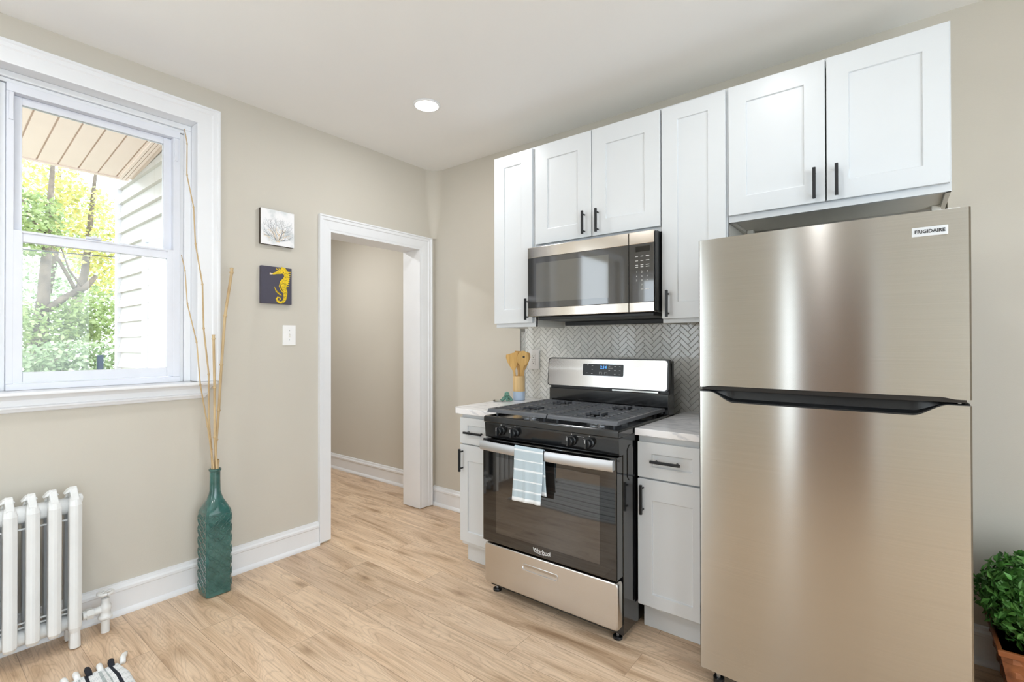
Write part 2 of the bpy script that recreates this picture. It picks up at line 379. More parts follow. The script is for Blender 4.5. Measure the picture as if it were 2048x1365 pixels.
# left wall, with window and doorway cut
WY0, WY1, WZ0, WZ1 = -2.535, -1.735, 1.095, 2.53
DY0, DY1, DZ = -.955, -.145, 2.085
b = MB()
b.box(-T, 0, YS, -4.3, 0, CH, 'wall').box(-T, 0, -3.2, WY0, 0, CH).box(-T, 0, -4.3, -3.2, 0, .7).box(-T, 0, -4.3, -3.2, 2.45, CH).box(-T, 0, WY0, WY1, 0, WZ0).box(-T, 0, WY0, WY1, WZ1, CH)
b.box(-T, 0, WY1, DY0, 0, CH).box(-T, 0, DY0, DY1, DZ, CH).box(-T, 0, DY1, 0.0, 0, CH)
struct(b.build('wall_left'), 'beige wall with the window and the open doorway', 'wall')
# right wall with the recessed tiled stretch
b = MB().box(-T, XJ, 0, .16, 0, CH, 'wall').box(XJ, XE, YT+.012, .25, 0, CH, 'wall')
struct(b.build('wall_right'), 'beige wall behind the white cabinets', 'wall')
b = MB().box(3.17, XE, 0, YT+.012, 0, CH, 'wall').box(XJ, 3.17, 0, YT+.012, 2.50, CH)
struct(b.build('wall_right_furring'), 'beige wall right of the refrigerator', 'wall')
# soft plaster corner
cs = []
for z, r in ((2.178, .034), (2.25, .05), (2.33, .07), (2.43, .088), (2.55, .098), (CH, .10)):
    cs.append([(.0004+r-r*math.cos(R(a)), -.0004-r+r*math.sin(R(a)), z) for a in range(0, 91, 6)])
struct(MB().ring(cs, 'wall', cap=False, closed=False).build('wall_corner', smooth=True), 'rounded plaster corner above the doorway', 'wall')
b = MB().box(XE, XE+.15, YS, -4.2, 0, CH, 'wall').box(XE, XE+.15, -1.2, .2, 0, CH).box(XE, XE+.15, -4.2, -1.2, 0, .15).box(XE, XE+.15, -4.2, -1.2, 2.45, CH)
struct(b.build('wall_back_right'))
b = MB()
for a in ((-4.3, -4.2, .1, 2.55), (-1.2, -1.1, .1, 2.55), (-4.2, -1.2, 2.45, 2.55), (-4.3, -1.1, .05, .15)): b.box(XE-.02, XE, *a, 'trim')
b.box(XE+.05, XE+.09, -3.23, -3.17, .15, 2.45).box(XE+.05, XE+.09, -2.23, -2.17, .15, 2.45)
struct(b.build('window_added_right'))  # unseen window, added as daylight facing the left wall
# rear wall; its unseen openings are added for daylight and reflections
b = MB().box(0, .2, YS-.15, YS, 0, CH, 'wall').box(.8, 1.98, YS-.15, YS, 0, CH).box(.2, .8, YS-.15, YS, 0, .2).box(.2, .8, YS-.15, YS, 2.2, CH).box(3.02, XE, YS-.15, YS, 0, CH).box(2.12, 3.02, YS-.15, YS, 2.1, CH).box(1.98, 2.12, YS-.15, YS, 0, .25).box(1.98, 2.12, YS-.15, YS, 2.1, CH)
struct(b.build('wall_rear'))
b = MB().box(.001, .02, -4.38, -4.3, .62, 2.53, 'trim').box(.001, .02, -3.2, -3.12, .62, 2.53).box(.001, .02, -4.3, -3.2, 2.45, 2.53).box(.001, .02, -4.3, -3.2, .62, .7)
b.box(-.12, -.08, -4.3, -3.2, 1.55, 1.6).box(-.12, -.08, -4.3, -4.26, .7, 2.45).box(-.12, -.08, -3.24, -3.2, .7, 2.45)
struct(b.build('window_added_left'))  # out-of-view window added for oblique light on the cabinets
b = MB().box(.1, .2, YS, YS+.02, .12, 2.3, 'trim').box(.8, .9, YS, YS+.02, .12, 2.3).box(.2, .8, YS, YS+.02, 2.2, 2.3).box(.2, .8, YS, YS+.02, .12, .2).box(.2, .8, YS-.1, YS-.06, 1.2, 1.25)
struct(b.build('window_added_rear'))  # unseen rear window added to brighten the low cabinets
b = MB().box(1.93, 1.98, YS, YS+.02, .2, 2.15, 'trim').box(1.93, 2.12, YS, YS+.02, .18, .25).box(1.90, 3.12, YS, YS+.02, 2.1, 2.2).box(3.02, 3.12, YS, YS+.02, 0, 2.1).box(2.12, 2.17, YS-.1, YS+.02, 0, 2.1)
b.box(2.17, 3.02, YS-.08, YS-.03, .005, 2.1, 'door_wood')
struct(b.build('door_added_rear'))  # unseen door and sidelight, added for the bands reflected in the steel
# hallway beyond the doorway
HY = .165
b = MB().box(-3.1, -T, HY, HY+.1, 0, CH, 'wall'); struct(b.build('wall_hall'), 'beige hallway wall seen through the doorway', 'wall')
struct(MB().box(-3.1, -T, -1.33, -1.25, 0, CH, 'wall').build('wall_hall_near'))
struct(MB().box(-3.1, -3.0, -1.25, HY, 0, CH, 'wall').build('wall_hall_end'))
struct(MB().box(-3.1, -T, -1.33, HY+.1, CH-.2, CH-.1, 'ceil').build('ceiling_hall'))

# baseboards
BP = [(0, 0), (.030, 0), (.030, .008), (.026, .018), (.016, .026), (.016, .112), (.022, .118), (.022, .130), (.014, .138), (.012, .150), (0, .154)]
def baseboard(name, p0, p1, nrm, label=None):
    # extrude profile from p0 to p1 ; nrm points into the room
    A = Vector((p0[0], p0[1], 0)); B = Vector((p1[0], p1[1], 0)); n = Vector((nrm[0], nrm[1], 0))
    cs = [[P + n*(d+.0005) + Vector((0, 0, z+.0005)) for d, z in BP] for P in (A, B)]
    return struct(MB().ring(cs, 'trim').build(name, auto=30), label, 'baseboard' if label else None)
baseboard('baseboard_left', (0, YS), (0, -1.032), (1, 0), 'white baseboard under the window and wall art')
baseboard('baseboard_right', (.0, 0), (.93, 0), (0, -1), 'short white baseboard between doorway and cabinet')
baseboard('baseboard_far_right', (3.17, 0), (XE, 0), (0, -1), 'white baseboard behind the potted plant')
baseboard('baseboard_hall', (-3.0, HY), (-T-.001, HY), (0, -1), 'white baseboard along the hallway wall')

# ------------------------------------------------------------------ DOORWAY casing
def casing_profile(w):
    return [(0, 0), (.012, 0), (.014, .006), (.014, w*.62), (.020, w*.68), (.020, w*.86), (.026, w*.9), (.026, w), (0, w)]
def casing_leg_y(b, y_in, y_out, z0, z1_in, z1_out, m='trim'):
    w = abs(y_out-y_in); s = 1 if y_out > y_in else -1; cs = []
    pr = casing_profile(w)
    lo = [Vector((d+.0005, y_in+s*t, z0)) for d, t in pr]
    hi = [Vector((d+.0005, y_in+s*t, z1_in+(z1_out-z1_in)*(t/w))) for d, t in pr]
    b.ring([lo, hi], m)
def casing_head(b, y0_in, y0_out, y1_in, y1_out, z_in, z_out, m='trim'):
    w = z_out-z_in; pr = casing_profile(w)
    A = [Vector((d+.0005, y0_in+(y0_out-y0_in)*(t/w), z_in+t)) for d, t in pr]
    B = [Vector((d+.0005, y1_in+(y1_out-y1_in)*(t/w), z_in+t)) for d, t in pr]
    b.ring([A, B], m)
b = MB()
casing_leg_y(b, -.955, -1.030, .012, DZ, 2.175); casing_leg_y(b, -.145, -.040, .006, DZ, 2.175)
casing_head(b, -.955, -1.030, -.145, -.040, DZ, 2.175)
# plinth roughness at the floor, jamb lining
b.box(-T-.002, .0115, DY1-.018, DY1+.001, .004, DZ-.0165, 'trim').box(-T-.002, .0115, DY0-.001, DY0+.012, .012, DZ-.0165, 'trim').box(-T-.002, .0110, DY0-.001, DY1+.001, DZ-.016, DZ+.001, 'trim')
# hall side casing
b.box(-T-.018, -T, DY1-.005, DY1+.07, .004, DZ+.07).box(-T-.018, -T, DY0-.07, DY0+.005, .004, DZ+.07).box(-T-.018, -T, DY0-.07, DY1+.07, DZ-.005, DZ+.075)
struct(b.build('door_1', auto=30), 'white moulded casing around the open doorway', 'door frame')

# ------------------------------------------------------------------ WINDOW
win = thing('window_1', (0, -2.13, 1.1), 'white double-hung window with painted casing and sill', 'window', kind='structure')
b = MB()
casing_leg_y(b, -1.738, -1.632, 1.113, 2.522, 2.618); casing_leg_y(b, -2.530, -2.636, 1.113, 2.522, 2.618)
casing_head(b, -2.530, -2.636, -1.738, -1.632, 2.522, 2.618)
b.build('casing', win, auto=30)
b = MB()  # jambs + blind stop
b.box(-T, .0115, -1.742, -1.734, 1.1125, 2.5235, 'trim').box(-T, .0115, -2.534, -2.526, 1.1125, 2.5235).box(-T, .0115, -2.534, -1.734, 2.524, 2.532)
b.box(-.15, -.075, -1.775, -1.7425, 1.1125, 2.4945).box(-.15, -.075, -2.5255, -2.485, 1.1125, 2.4945).box(-.15, -.075, -2.5255, -1.7425, 2.495, 2.5235)
b.box(-.15, -.088, -1.795, -1.7755, 1.1125, 2.4695).box(-.15, -.088, -2.4845, -2.46, 1.1125, 2.4695).box(-.15, -.088, -2.4845, -1.7755, 2.4755, 2.4945)
b.build('jamb', win, bevel=.003)
b = MB()  # vinyl main frame
b.box(-.155, -.075, -1.828, -1.7955, 1.1425, 2.4355, 'vinyl').box(-.155, -.075, -2.4595, -2.435, 1.1425, 2.4355).box(-.155, -.075, -2.4595, -1.7955, 2.436, 2.475).box(-.155, -.070, -2.4595, -1.7955, 1.113, 1.142)
b.box(-.10, -.068, -1.8235, -1.808, 2.31, 2.4305).box(-.10, -.068, -2.452, -2.4375, 2.31, 2.4305)
b.build('frame', win, bevel=.002)
b = MB()  # upper sash (outer track)
b.box(-.14, -.1115, -1.862, -1.825, 1.79, 2.434, 'vinyl').box(-.14, -.1115, -2.44, -2.405, 1.79, 2.434).box(-.14, -.112, -2.405, -1.862, 2.40, 2.435).box(-.14, -.112, -2.405, -1.862, 1.79, 1.825)
us = b.build('upper_sash', win, bevel=.002)
MB().box(-.128, -.124, -2.406, -1.861, 1.82, 2.402, 'glass').build('pane', us)
b = MB()  # lower sash (inner track)
b.box(-.105, -.0755, -1.856, -1.812, 1.146, 1.826, 'vinyl').box(-.105, -.0755, -2.447, -2.406, 1.146, 1.826).box(-.105, -.076, -2.4055, -1.8565, 1.775, 1.826).box(-.105, -.076, -2.4055, -1.8565, 1.146, 1.192)
b.box(-.076, -.070, -2.41, -1.852, 1.815, 1.822)
ls = b.build('lower_sash', win, bevel=.002)
MB().box(-.093, -.089, -2.408, -1.854, 1.188, 1.779, 'glass').build('pane', ls)
b = MB().box(-.085, -.070, -2.19, -2.13, 1.826, 1.838, 'vinyl').box(-.075, -.055, -2.17, -2.15, 1.83, 1.842); b.build('sash_lock', win, bevel=.003)
b = MB().prism([(-.152, -2.525), (.0008, -2.525), (.0008, -2.70), (.062, -2.70), (.062, -1.655), (.0008, -1.655), (.0008, -1.743), (-.152, -1.743)], 'z', 1.0955, 1.112, 'trim')
tag(b.build('window_sill', win, bevel=.005), None)
ap = [(.0, 1.022), (.010, 1.022), (.016, 1.027), (.018, 1.034), (.024, 1.040), (.024, 1.046), (.014, 1.050), (.014, 1.075), (.022, 1.086), (.030, 1.0945), (0, 1.0945)]
b = MB(); b.ring([[Vector((d+.0005, -2.66+.5*(1.0945-z), z)) for d, z in ap], [Vector((d+.0005, -1.665-.6*(1.094-z), z)) for d, z in ap]], 'trim'); b.build('apron', win, auto=30)

# ------------------------------------------------------------------ OUTDOORS
struct(MB().box(-40, -3.3, -30, 30, -.9, -.8, 'lawn').build('ground'), 'pale lawn beyond the window', 'ground')
wing = thing('house_wing', (-1.6, -1.38, 1.1), 'white clapboard wing of the house outside the window', 'house')
b = MB(); zz = -.2
pts = []
k = 0; z = .1
while z < 3.05:
    z2 = min(z+.143, 3.1)
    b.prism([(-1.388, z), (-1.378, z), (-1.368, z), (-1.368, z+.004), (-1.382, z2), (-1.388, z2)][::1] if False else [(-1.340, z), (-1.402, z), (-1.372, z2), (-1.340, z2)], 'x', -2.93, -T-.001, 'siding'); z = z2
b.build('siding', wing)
b = MB().box(-2.975, -2.925, -1.415, -1.33, .1, 2.95, 'vinyl'); b.build('corner_post', wing, bevel=.003)
b = MB().box(-2.13, -2.05, -1.425, -1.36, .2, 2.1895, 'vinyl').box(-2.13, -1.25, -1.425, -1.36, 2.19, 2.27).box(-1.33, -1.25, -1.425, -1.36, .2, 2.1895).box(-2.05, -1.33, -1.40, -1.35, .2, 2.19)
b.box(-1.98, -1.40, -1.406, -1.398, 1.25, 2.1); b.build('door_frame', wing, bevel=.004)
# porch roof underside
roof = thing('porch_roof', (-1.3, -2.3, 2.95), 'beige ribbed soffit of the porch roof outside the window', 'roof')
def sz(x): return 2.822 + .12*(x+2.5)
b = MB(); y = -4.1
while y < -1.45:
    y2 = y+.1295
    for (ya, yb, dz) in ((y, y2-.012, 0), (y2-.012, y2, .014)):
        v = [(-2.5, ya, sz(-2.5)+dz), (-2.5, yb, sz(-2.5)+dz), (-T-.002, yb, sz(-T)+dz), (-T-.002, ya, sz(-T)+dz)]
        t = [(p[0], p[1], p[2]+.03) for p in v]
        b.ring([v, t], 'soffit')
    y = y2
b.build('soffit_panels', roof)
b = MB().box(-2.54, -2.5, -4.2, -1.43, sz(-2.5)-.012, sz(-2.5)+.16, 'soffit'); b.build('fascia', roof, bevel=.004)
b = MB()
for r_ in (.03, .055, .08):
    cs = []
    for i in range(9):
        a = R(90*i/8); yy = -1.40-.10+.10*math.sin(a)-.01; 
        x = -2.52+.01*i + (2.33-.08)*(i/8); zc = sz(x)-.012 - .09*(1-math.cos(a))*0
        cs.append([(x, -1.395-r_, zc), (x, -1.395-r_-.02, zc), (x, -1.395-r_-.02, zc+.02), (x, -1.395-r_, zc+.02)])
    b.ring(cs, 'soffit')
b.build('edge_moulding', roof)
b = MB().box(-2.62, -T, -4.3, -1.3, 3.16, 3.2, 'soffit'); b.build('roof_deck', roof)

def leaves(b, c, rad, n, size, m, shell=.35):
    i = b.mi(m)
    for _ in range(n):
        d = Vector((random.gauss(0, 1), random.gauss(0, 1), random.gauss(0, 1))).normalized()
        r = (random.random()**shell)
        p = Vector(c) + Vector((d.x*rad[0]*r, d.y*rad[1]*r, d.z*rad[2]*r))
        s = size*random.uniform(.6, 1.3)
        ax = Vector((random.gauss(0, 1), random.gauss(0, 1), random.gauss(0, .6))).normalized()
        nn = Vector((random.gauss(.5, .6), random.gauss(-.3, .6), random.gauss(.6, .5))).normalized()
        side = ax.cross(nn)
        if side.length < .1: continue
        side.normalize(); up = nn*.12*s
        v = [b.bm.verts.new(q) for q in (p-ax*s*.5, p+side*s*.34+up, p+ax*s*.55, p-side*s*.34+up)]
        b.bm.faces.new(v).material_index = i
def tree(name, base, trunk, crowns, m, label, n, size, branches=()):
    t = thing(name, base, label, 'tree', 'trees beyond the window')
    b = MB()
    b.tube(trunk[0], trunk[1], 'bark', 10)
    b.build('trunk', t, smooth=True)
    for br in branches:
        MB().tube(br[0], br[1], 'bark', 8).build('branch', t, smooth=True)
    b = MB(); vol = sum(c[1][0]*c[1][1]*c[1][2] for c in crowns)
    for c, r in crowns: leaves(b, c, r, int(n*r[0]*r[1]*r[2]/vol), size, m)
    tag(b.build('foliage', t, recalc=False), kind='stuff')
    return t
tree('shade_tree', (-7, -1.42, -.8), ([(-7, -1.42, -.8), (-7, -1.42, .9), (-7.05, -1.36, 1.5), (-7.1, -1.3, 2.6), (-7.1, -1.2, 4.6)], [.15, .12, .09, .06, .015]),
     [((-7.1, -1.35, 1.55), (.5, .62, .42)), ((-7.0, -1.5, 3.1), (.5, .45, .5)), ((-7.1, -.75, 1.75), (.45, .45, .5))], 'leaf_green',
     'green leafy tree with a pale bare limb outside the window', 4200, .075,
     branches=[([(-7, -1.35, 1.78), (-7, -1.12, 2.02), (-6.95, -.86, 2.22), (-6.95, -.74, 2.40)], [.055, .05, .045, .03]),
               ([(-6.95, -.9, 2.20), (-7.0, -1.05, 2.45), (-7.0, -1.15, 2.8)], [.02, .015, .008]),
               ([(-7.0, -1.3, 2.9), (-7.0, -1.5, 3.2), (-7.0, -1.62, 3.6)], [.02, .015, .01])])
tree('shade_tree', (-8.2, -1.0, -.8), ([(-8.3, -1.0, -.8), (-8.3, -.99, .95), (-8.3, -.85, 1.5), (-8.4, -.6, 2.6), (-8.5, -.4, 4.9)], [.16, .13, .09, .06, .015]),
     [((-8.7, -.55, 3.45), (.8, .62, .8)), ((-8.7, -.3, 2.7), (.7, .4, .5)), ((-8.6, -1.1, 4.1), (.7, .6, .4))], 'leaf_yellow',
     'yellow-leaved autumn tree high in the window beside the siding', 3600, .075,
     branches=[([(-8.35, -.7, 2.2), (-8.4, -1.0, 2.9), (-8.4, -1.3, 3.7)], [.035, .025, .012])])
tree('shade_tree', (-11.5, -1.3, -.8), ([(-11.5, -.9, -.8), (-11.5, -.8, 1.5), (-11.6, -.5, 3.5), (-11.6, -.4, 5.6)], [.17, .13, .09, .015]),
     [((-11.6, -1.0, 2.1), (1.0, .8, 1.2)), ((-11.6, .1, 2.6), (1.0, .9, 1.3)), ((-11.6, -.6, 4.2), (1.2, 1.3, .8))], 'leaf_mint',
     'pale mint-green tree farthest behind the bare limb', 4600, .095)
t = thing('garden_bush', (-6.3, -1.2, -.8), 'pale green bush low behind the window sill', 'bush')
b = MB(); leaves(b, (-6.1, -1.15, .95), (.30, .85, .42), 3000, .07, 'leaf_mint'); tag(b.build('foliage', t, recalc=False), kind='stuff')
b = MB()
for q in ((-6.3, -1.2), (-6.25, -.9), (-6.35, -1.5)): b.tube([(q[0], q[1], -.8), (q[0], q[1]+.05, .9)], [.03, .01], 'bark', 6)
b.build('stem', t)
tag(MB().box(-5.7, -5.62, -.99, -.93, -.8, 1.17, 'post').build('fence_post', bevel=.005, origin=(-5.66, -.96, -.8)), 'dark blue post standing among the bushes outside', 'post')
tag(MB().tube([(-5, -4.6, 2.32), (-5, -3.2, 2.36), (-5, -1.8, 2.425), (-5, -.9, 2.455), (-5, .9, 2.6)], .006, 'wire', 6).build('overhead_cable', origin=(-5, -1.8, 2.425)), 'thin dark cable crossing in front of the trees', 'cable')

# ------------------------------------------------------------------ LAMPS
def downlight(x, y, label, z=CH, power=11, r=.068):
    t = thing('recessed_light', (x, y, z), label, 'ceiling light', 'recessed ceiling lights')
    b = MB().lathe((x, y, z), [(r+.012, -.0005), (r+.012, -.004), (r+.004, -.008), (r, -.008), (r, -.0005)], 'z', 'trim', 40); b.build('trim_ring', t, smooth=True)
    lm = M.get('lamp_lens')
    b = MB().lathe((x, y, z), [(.001, -.002), (r, -.002), (r, -.007), (.001, -.0075)], 'z', 'lamp_lens', 40); b.build('lens', t)
    ld = bpy.data.lights.new('lamp_glow', 'AREA'); ld.shape = 'DISK'; ld.size = 2*r; ld.energy = power; ld.color = (.97, .98, 1.0)
    lo = bpy.data.objects.new('lamp_glow', ld); C.objects.link(lo); lo.parent = t; lo.location = (0, 0, -.010)
    return t
M['lamp_lens'] = plain('lit_lamp_lens', (255, 250, 242), .5, emis=(255, 250, 240), es=9)
downlight(.818, -.817, 'round recessed ceiling light near the doorway corner', power=5)
downlight(2.50, -.98, 'round recessed ceiling light above the refrigerator side', power=2)
downlight(.85, -3.0, 'added unseen ceiling light behind the radiator end', power=8)  # lamp added out of view; lifts the low cabinets
downlight(2.55, -3.2, 'added unseen ceiling fill light behind the camera', power=7)  # unseen lamp added as fill from the camera side
downlight(4.0, -2.1, 'added unseen ceiling light at the far right side', power=6)  # extra out-of-view lamp, added to raise the room light
downlight(-1.1, -.85, 'added unseen light in the hallway ceiling', z=CH-.2, power=15)  # lamp added out of view so the hall wall is lit

# ------------------------------------------------------------------ CABINET parts
def handle_v(parent, x, z0, z1, yf):
    b = MB().box(x-.006, x+.006, yf-.036, yf-.024, z0, z1, 'black')
    for z in (z0+.018, z1-.018): b.cyl((x, yf-.026, z), .0045, .027, 'y', 'black', 10)
    return b.build('handle', parent, bevel=.0012)
def handle_h(parent, x0, x1, z, yf):
    b = MB().box(x0, x1, yf-.036, yf-.024, z-.006, z+.006, 'black')
    for x in (x0+.02, x1-.02): b.cyl((x, yf-.026, z), .0045, .027, 'y', 'black', 10)
    return b.build('handle', parent, bevel=.0012)
def shaker(name, parent, x0, x1, z0, z1, yf, fw=.08, ft=None, fb=None, th=.02, rec=.008):
    ft = fw if ft is None else ft; fb = ft if fb is None else fb
    b = MB(); i = b.mi('cab'); bm = b.bm
    def q(xa, xb, za, zb, y): return [bm.verts.new(p) for p in ((xa, y, za), (xb, y, za), (xb, y, zb), (xa, y, zb))]
    o = q(x0, x1, z0, z1, yf); n = q(x0+fw, x1-fw, z0+fb, z1-ft, yf); r = q(x0+fw+.0015, x1-fw-.0015, z0+fb+.0015, z1-ft-.0015, yf+rec); bk = q(x0, x1, z0, z1, yf+th)
    for k in range(4):
        j = (k+1) % 4
        bm.faces.new((o[k], o[j], n[j], n[k])); bm.faces.new((n[k], n[j], r[j], r[k])); bm.faces.new((o[j], o[k], bk[k], bk[j]))
    bm.faces.new(r); bm.faces.new(bk[::-1])
    return b.build(name, parent, bevel=.0018)
def upper_box(parent, x0, x1, z0, z1, yf, yb=-.001):
    b = MB(); s = .016
    b.box(x0, x0+s, yf, yb, z0, z1, 'cabin').box(x1-s, x1, yf, yb, z0, z1).box(x0+s, x1-s, yf+.018, yb, z1-s, z1).box(x0+s, x1-s, yb-.01, yb, z0+.012, z1-s)
    b.box(x0+s, x1-s, yf+.018, yb-.01, z0+.012, z0+.028)
    b.box(x0, x1, yf-.0005, yf+.018, z0, z0+.04, 'cab').box(x0, x1, yf-.0005, yf+.018, z1-.04, z1, 'cab').box(x0, x0+.035, yf-.0005, yf+.018, z0+.04, z1-.04, 'cab').box(x1-.035, x1, yf-.0005, yf+.018, z0+.04, z1-.04, 'cab')
    return b.build('cabinet_box', parent, bevel=.001)
YU = -.35; UT = 2.515
c1 = thing('upper_cabinet', (.945, 0, 1.42), 'narrow tall white wall cabinet left of the microwave', 'cabinet', 'white shaker wall cabinets')
upper_box(c1, .946, 1.261, 1.42, 2.525, -.329); d = shaker('door', c1, .944, 1.246, 1.445, UT, YU, .083, .075, .088); handle_v(d, 1.215, 1.462, 1.592, YU)
c2 = thing('upper_cabinet', (1.263, 0, 1.895), 'short two-door white wall cabinet above the microwave', 'cabinet', 'white shaker wall cabinets')
upper_box(c2, 1.263, 2.054, 1.893, 2.525, -.329)
d = shaker('door', c2, 1.270, 1.654, 1.918, UT, YU, .088, .092, .085); handle_v(d, 1.612, 1.932, 2.062, YU)
d = shaker('door', c2, 1.659, 2.050, 1.918, UT, YU, .084, .098, .085); handle_v(d, 1.697, 1.932, 2.062, YU)
c3 = thing('upper_cabinet', (2.056, 0, 1.42), 'narrow tall white wall cabinet between microwave and refrigerator', 'cabinet', 'white shaker wall cabinets')
upper_box(c3, 2.056, 2.373, 1.42, 2.525, -.329); d = shaker('door', c3, 2.058, 2.366, 1.442, UT-.004, YU, .080, .072, .082); handle_v(d, 2.092, 1.45, 1.584, YU)
c4 = thing('upper_cabinet', (2.375, 0, 1.885), 'wide two-door white wall cabinet over the refrigerator', 'cabinet', 'white shaker wall cabinets')
upper_box(c4, 2.375, 3.160, 1.885, 2.525, -.329)
d = shaker('door', c4, 2.379, 2.763, 1.914, UT, YU, .077, .085, .082); handle_v(d, 2.726, 1.925, 2.056, YU)
d = shaker('door', c4, 2.768, 3.155, 1.914, UT, YU, .077, .085, .078); handle_v(d, 2.805, 1.925, 2.056, YU)
for x in (2.395, 3.115): MB().box(x, x+.03, -.06, -.02, 1.872, 1.896, 'cabin').build('mounting_block', c4, bevel=.002)

YB = -.655; CT = .931
def base_cab(x0, x1, label, hx, dx0, dx1, sx0, sx1, hy0=None):
    c = thing('base_cabinet', (x0, -.3, 0), label, 'cabinet', 'white shaker base cabinets')
    MB().box(x0, x1, YB+.021, -.002, .115, CT-.031, 'cab').build('cabinet_box', c, bevel=.001)
    MB().box(x0+.008, x1, -.585, -.05, .001, .1148, 'cabin').box(x0+.004, x1, -.59, -.584, .001, .1148, 'cab').build('toe_kick', c, bevel=.001)
    return c
k1 = base_cab(.93, 1.262, 'narrow white base cabinet left of the gas range', 0, 0, 0, 0, 0)
dr = shaker('drawer', k1, .930, 1.250, .722, .876, YB, .062, .045, .05); handle_h(dr, .985, 1.125, .793, YB)
dr = shaker('door', k1, .930, 1.250, .140, .715, YB, .062, .095, .062); handle_v(dr, .953, .558, .692, YB)
k2 = base_cab(2.056, 2.385, 'narrow white base cabinet between range and refrigerator', 0, 0, 0, 0, 0)
dr = shaker('drawer', k2, 2.058, 2.372, .708, .868, YB, .067, .05, .052); handle_h(dr, 2.128, 2.262, .789, YB)
dr = shaker('door', k2, 2.058, 2.372, .128, .700, YB, .067, .092, .058); handle_v(dr, 2.085, .545, .678, YB)
# countertops
b = MB().prism([(.862, -.002), (.862, -.628), (.915, -.678), (1.2665, -.678), (1.2665, .040), (XJ+.004, .040), (XJ+.004, -.002)], 'z', CT-.031, CT, 'marble')
tag(b.build('countertop', bevel=.002, origin=(1.0, -.3, CT-.031)), 'white veined countertop with clipped corner left of the range', 'countertop', 'white quartz countertops')
b = MB().box(2.0545, 2.39, -.678, .040, CT-.031, CT, 'marble')
tag(b.build('countertop', bevel=.002, origin=(2.2, -.3, CT-.031)), 'grey-veined white countertop between range and refrigerator', 'countertop', 'white quartz countertops')

# ------------------------------------------------------------------ HERRINGBONE BACKSPLASH
def herring(u0, u1, v0, v1, w=.0258, k=3, gap=.0011):
    """returns bmesh of tiles in plane (u,v) clipped to the rectangle"""
    bm = bmesh.new(); c45 = math.sqrt(.5); n = int((u1-u0+v1-v0)/w)+12
    cu, cv = (u0+u1)/2, (v0+v1)/2
    for a in range(-n, n):
        for q in range(-n, n):
            s = (a-q) % (2*k)
            if s == 0: x0, x1, y0, y1 = a*w, (a+k)*w, q*w, (q+1)*w
            elif s == k: x0, x1, y0, y1 = a*w, (a+1)*w, (q-k+1)*w, (q+1)*w
            else: continue
            mx, my = (x0+x1)/2, (y0+y1)/2
            um, vm = cu+(mx-my)*c45, cv+(mx+my)*c45
            if not (u0-.06 < um < u1+.06 and v0-.06 < vm < v1+.06): continue
            P = []
            for (g, h) in ((gap, 0.0), (gap, .0035), (gap+.0012, .0045)):
                P.append([Vector((cu+(px-py)*c45, cv+(px+py)*c45, h)) for px, py in ((x0+g, y0+g), (x1-g, y0+g), (x1-g, y1-g), (x0+g, y1-g))])
            L = [[bm.verts.new(p) for p in l] for l in P]
            for A, B in zip(L, L[1:]):
                for j in range(4): bm.faces.new((A[j], A[(j+1) % 4], B[(j+1) % 4], B[j]))
            bm.faces.new(L[-1])
    for co, no in (((u0, 0, 0), (-1, 0, 0)), ((u1, 0, 0), (1, 0, 0)), ((0, v0, 0), (0, -1, 0)), ((0, v1, 0), (0, 1, 0))):
        bmesh.ops.bisect_plane(bm, geom=bm.verts[:]+bm.edges[:]+bm.faces[:], plane_co=co, plane_no=no, clear_outer=True)
    return bm
b = MB(); b.mi('tile'); b.mi('grout')
bm = herring(XJ+.002, 2.60, .60, 1.47)
me = bpy.data.meshes.new('t'); bm.to_mesh(me); me.transform(Matrix(((1, 0, 0, 0), (0, 0, -1, YT+.004), (0, 1, 0, 0), (0, 0, 0, 1)))); b.bm.from_mesh(me); bm.free()
bm = herring(.006, YT+.004, CT+.001, 1.40)
me = bpy.data.meshes.new('t2'); bm.to_mesh(me); me.transform(Matrix(((0, 0, 1, XJ+.003), (1, 0, 0, 0), (0, 1, 0, 0), (0, 0, 0, 1)))); b.bm.from_mesh(me); bm.free()
b.box(XJ+.0005, 2.60, YT+.002, YT+.011, .60, 1.47, 'grout').box(XJ+.0005, XJ+.0045, .002, YT+.002, CT+.001, 1.419, 'grout')
tag(b.build('tile_backsplash', origin=(1.7, YT, .93), recalc=True), 'pale grey herringbone tile backsplash behind the gas range', 'backsplash', kind='structure')

# outlet + switch
o = thing('wall_outlet', (.975, .05, 1.205), 'white double outlet on the herringbone tiles', 'outlet')
b = MB().box(.930, 1.022, .042, .0495, 1.136, 1.274, 'white_plastic'); b.build('cover_plate', o, bevel=.003)
b = MB().box(.958, .992, .0395, .0425, 1.165, 1.245, 'white_plastic')
b.box(.958, .992, .0392, .0396, 1.2045, 1.2055, 'darkink')
for z in (1.185, 1.225):
    b.box(.966, .968, .0388, .0396, z, z+.010, 'darkink').box(.981, .983, .0388, .0396, z, z+.010, 'darkink').cyl((.9745, .0388, z-.007), .003, .001, 'y', 'darkink', 10)
b.build('socket', o)
o = thing('light_switch', (.004, -1.226, 1.37), 'white toggle light switch on the beige wall', 'light switch')
b = MB().box(.0008, .007, -1.268, -1.186, 1.309, 1.434, 'white_plastic')
for z in (1.343, 1.401): b.cyl((.007, -1.226, z), .003, .0008, 'x', 'alum', 10)
b.build('cover_plate', o, bevel=.003)
b = MB().box(.007, .008, -1.232, -1.220, 1.358, 1.386, 'cabin').prism([(.008, 1.366), (.020, 1.378), (.019, 1.384), (.008, 1.378)], 'y', -1.2295, -1.2225, 'white_plastic'); b.build('toggle', o, bevel=.001)

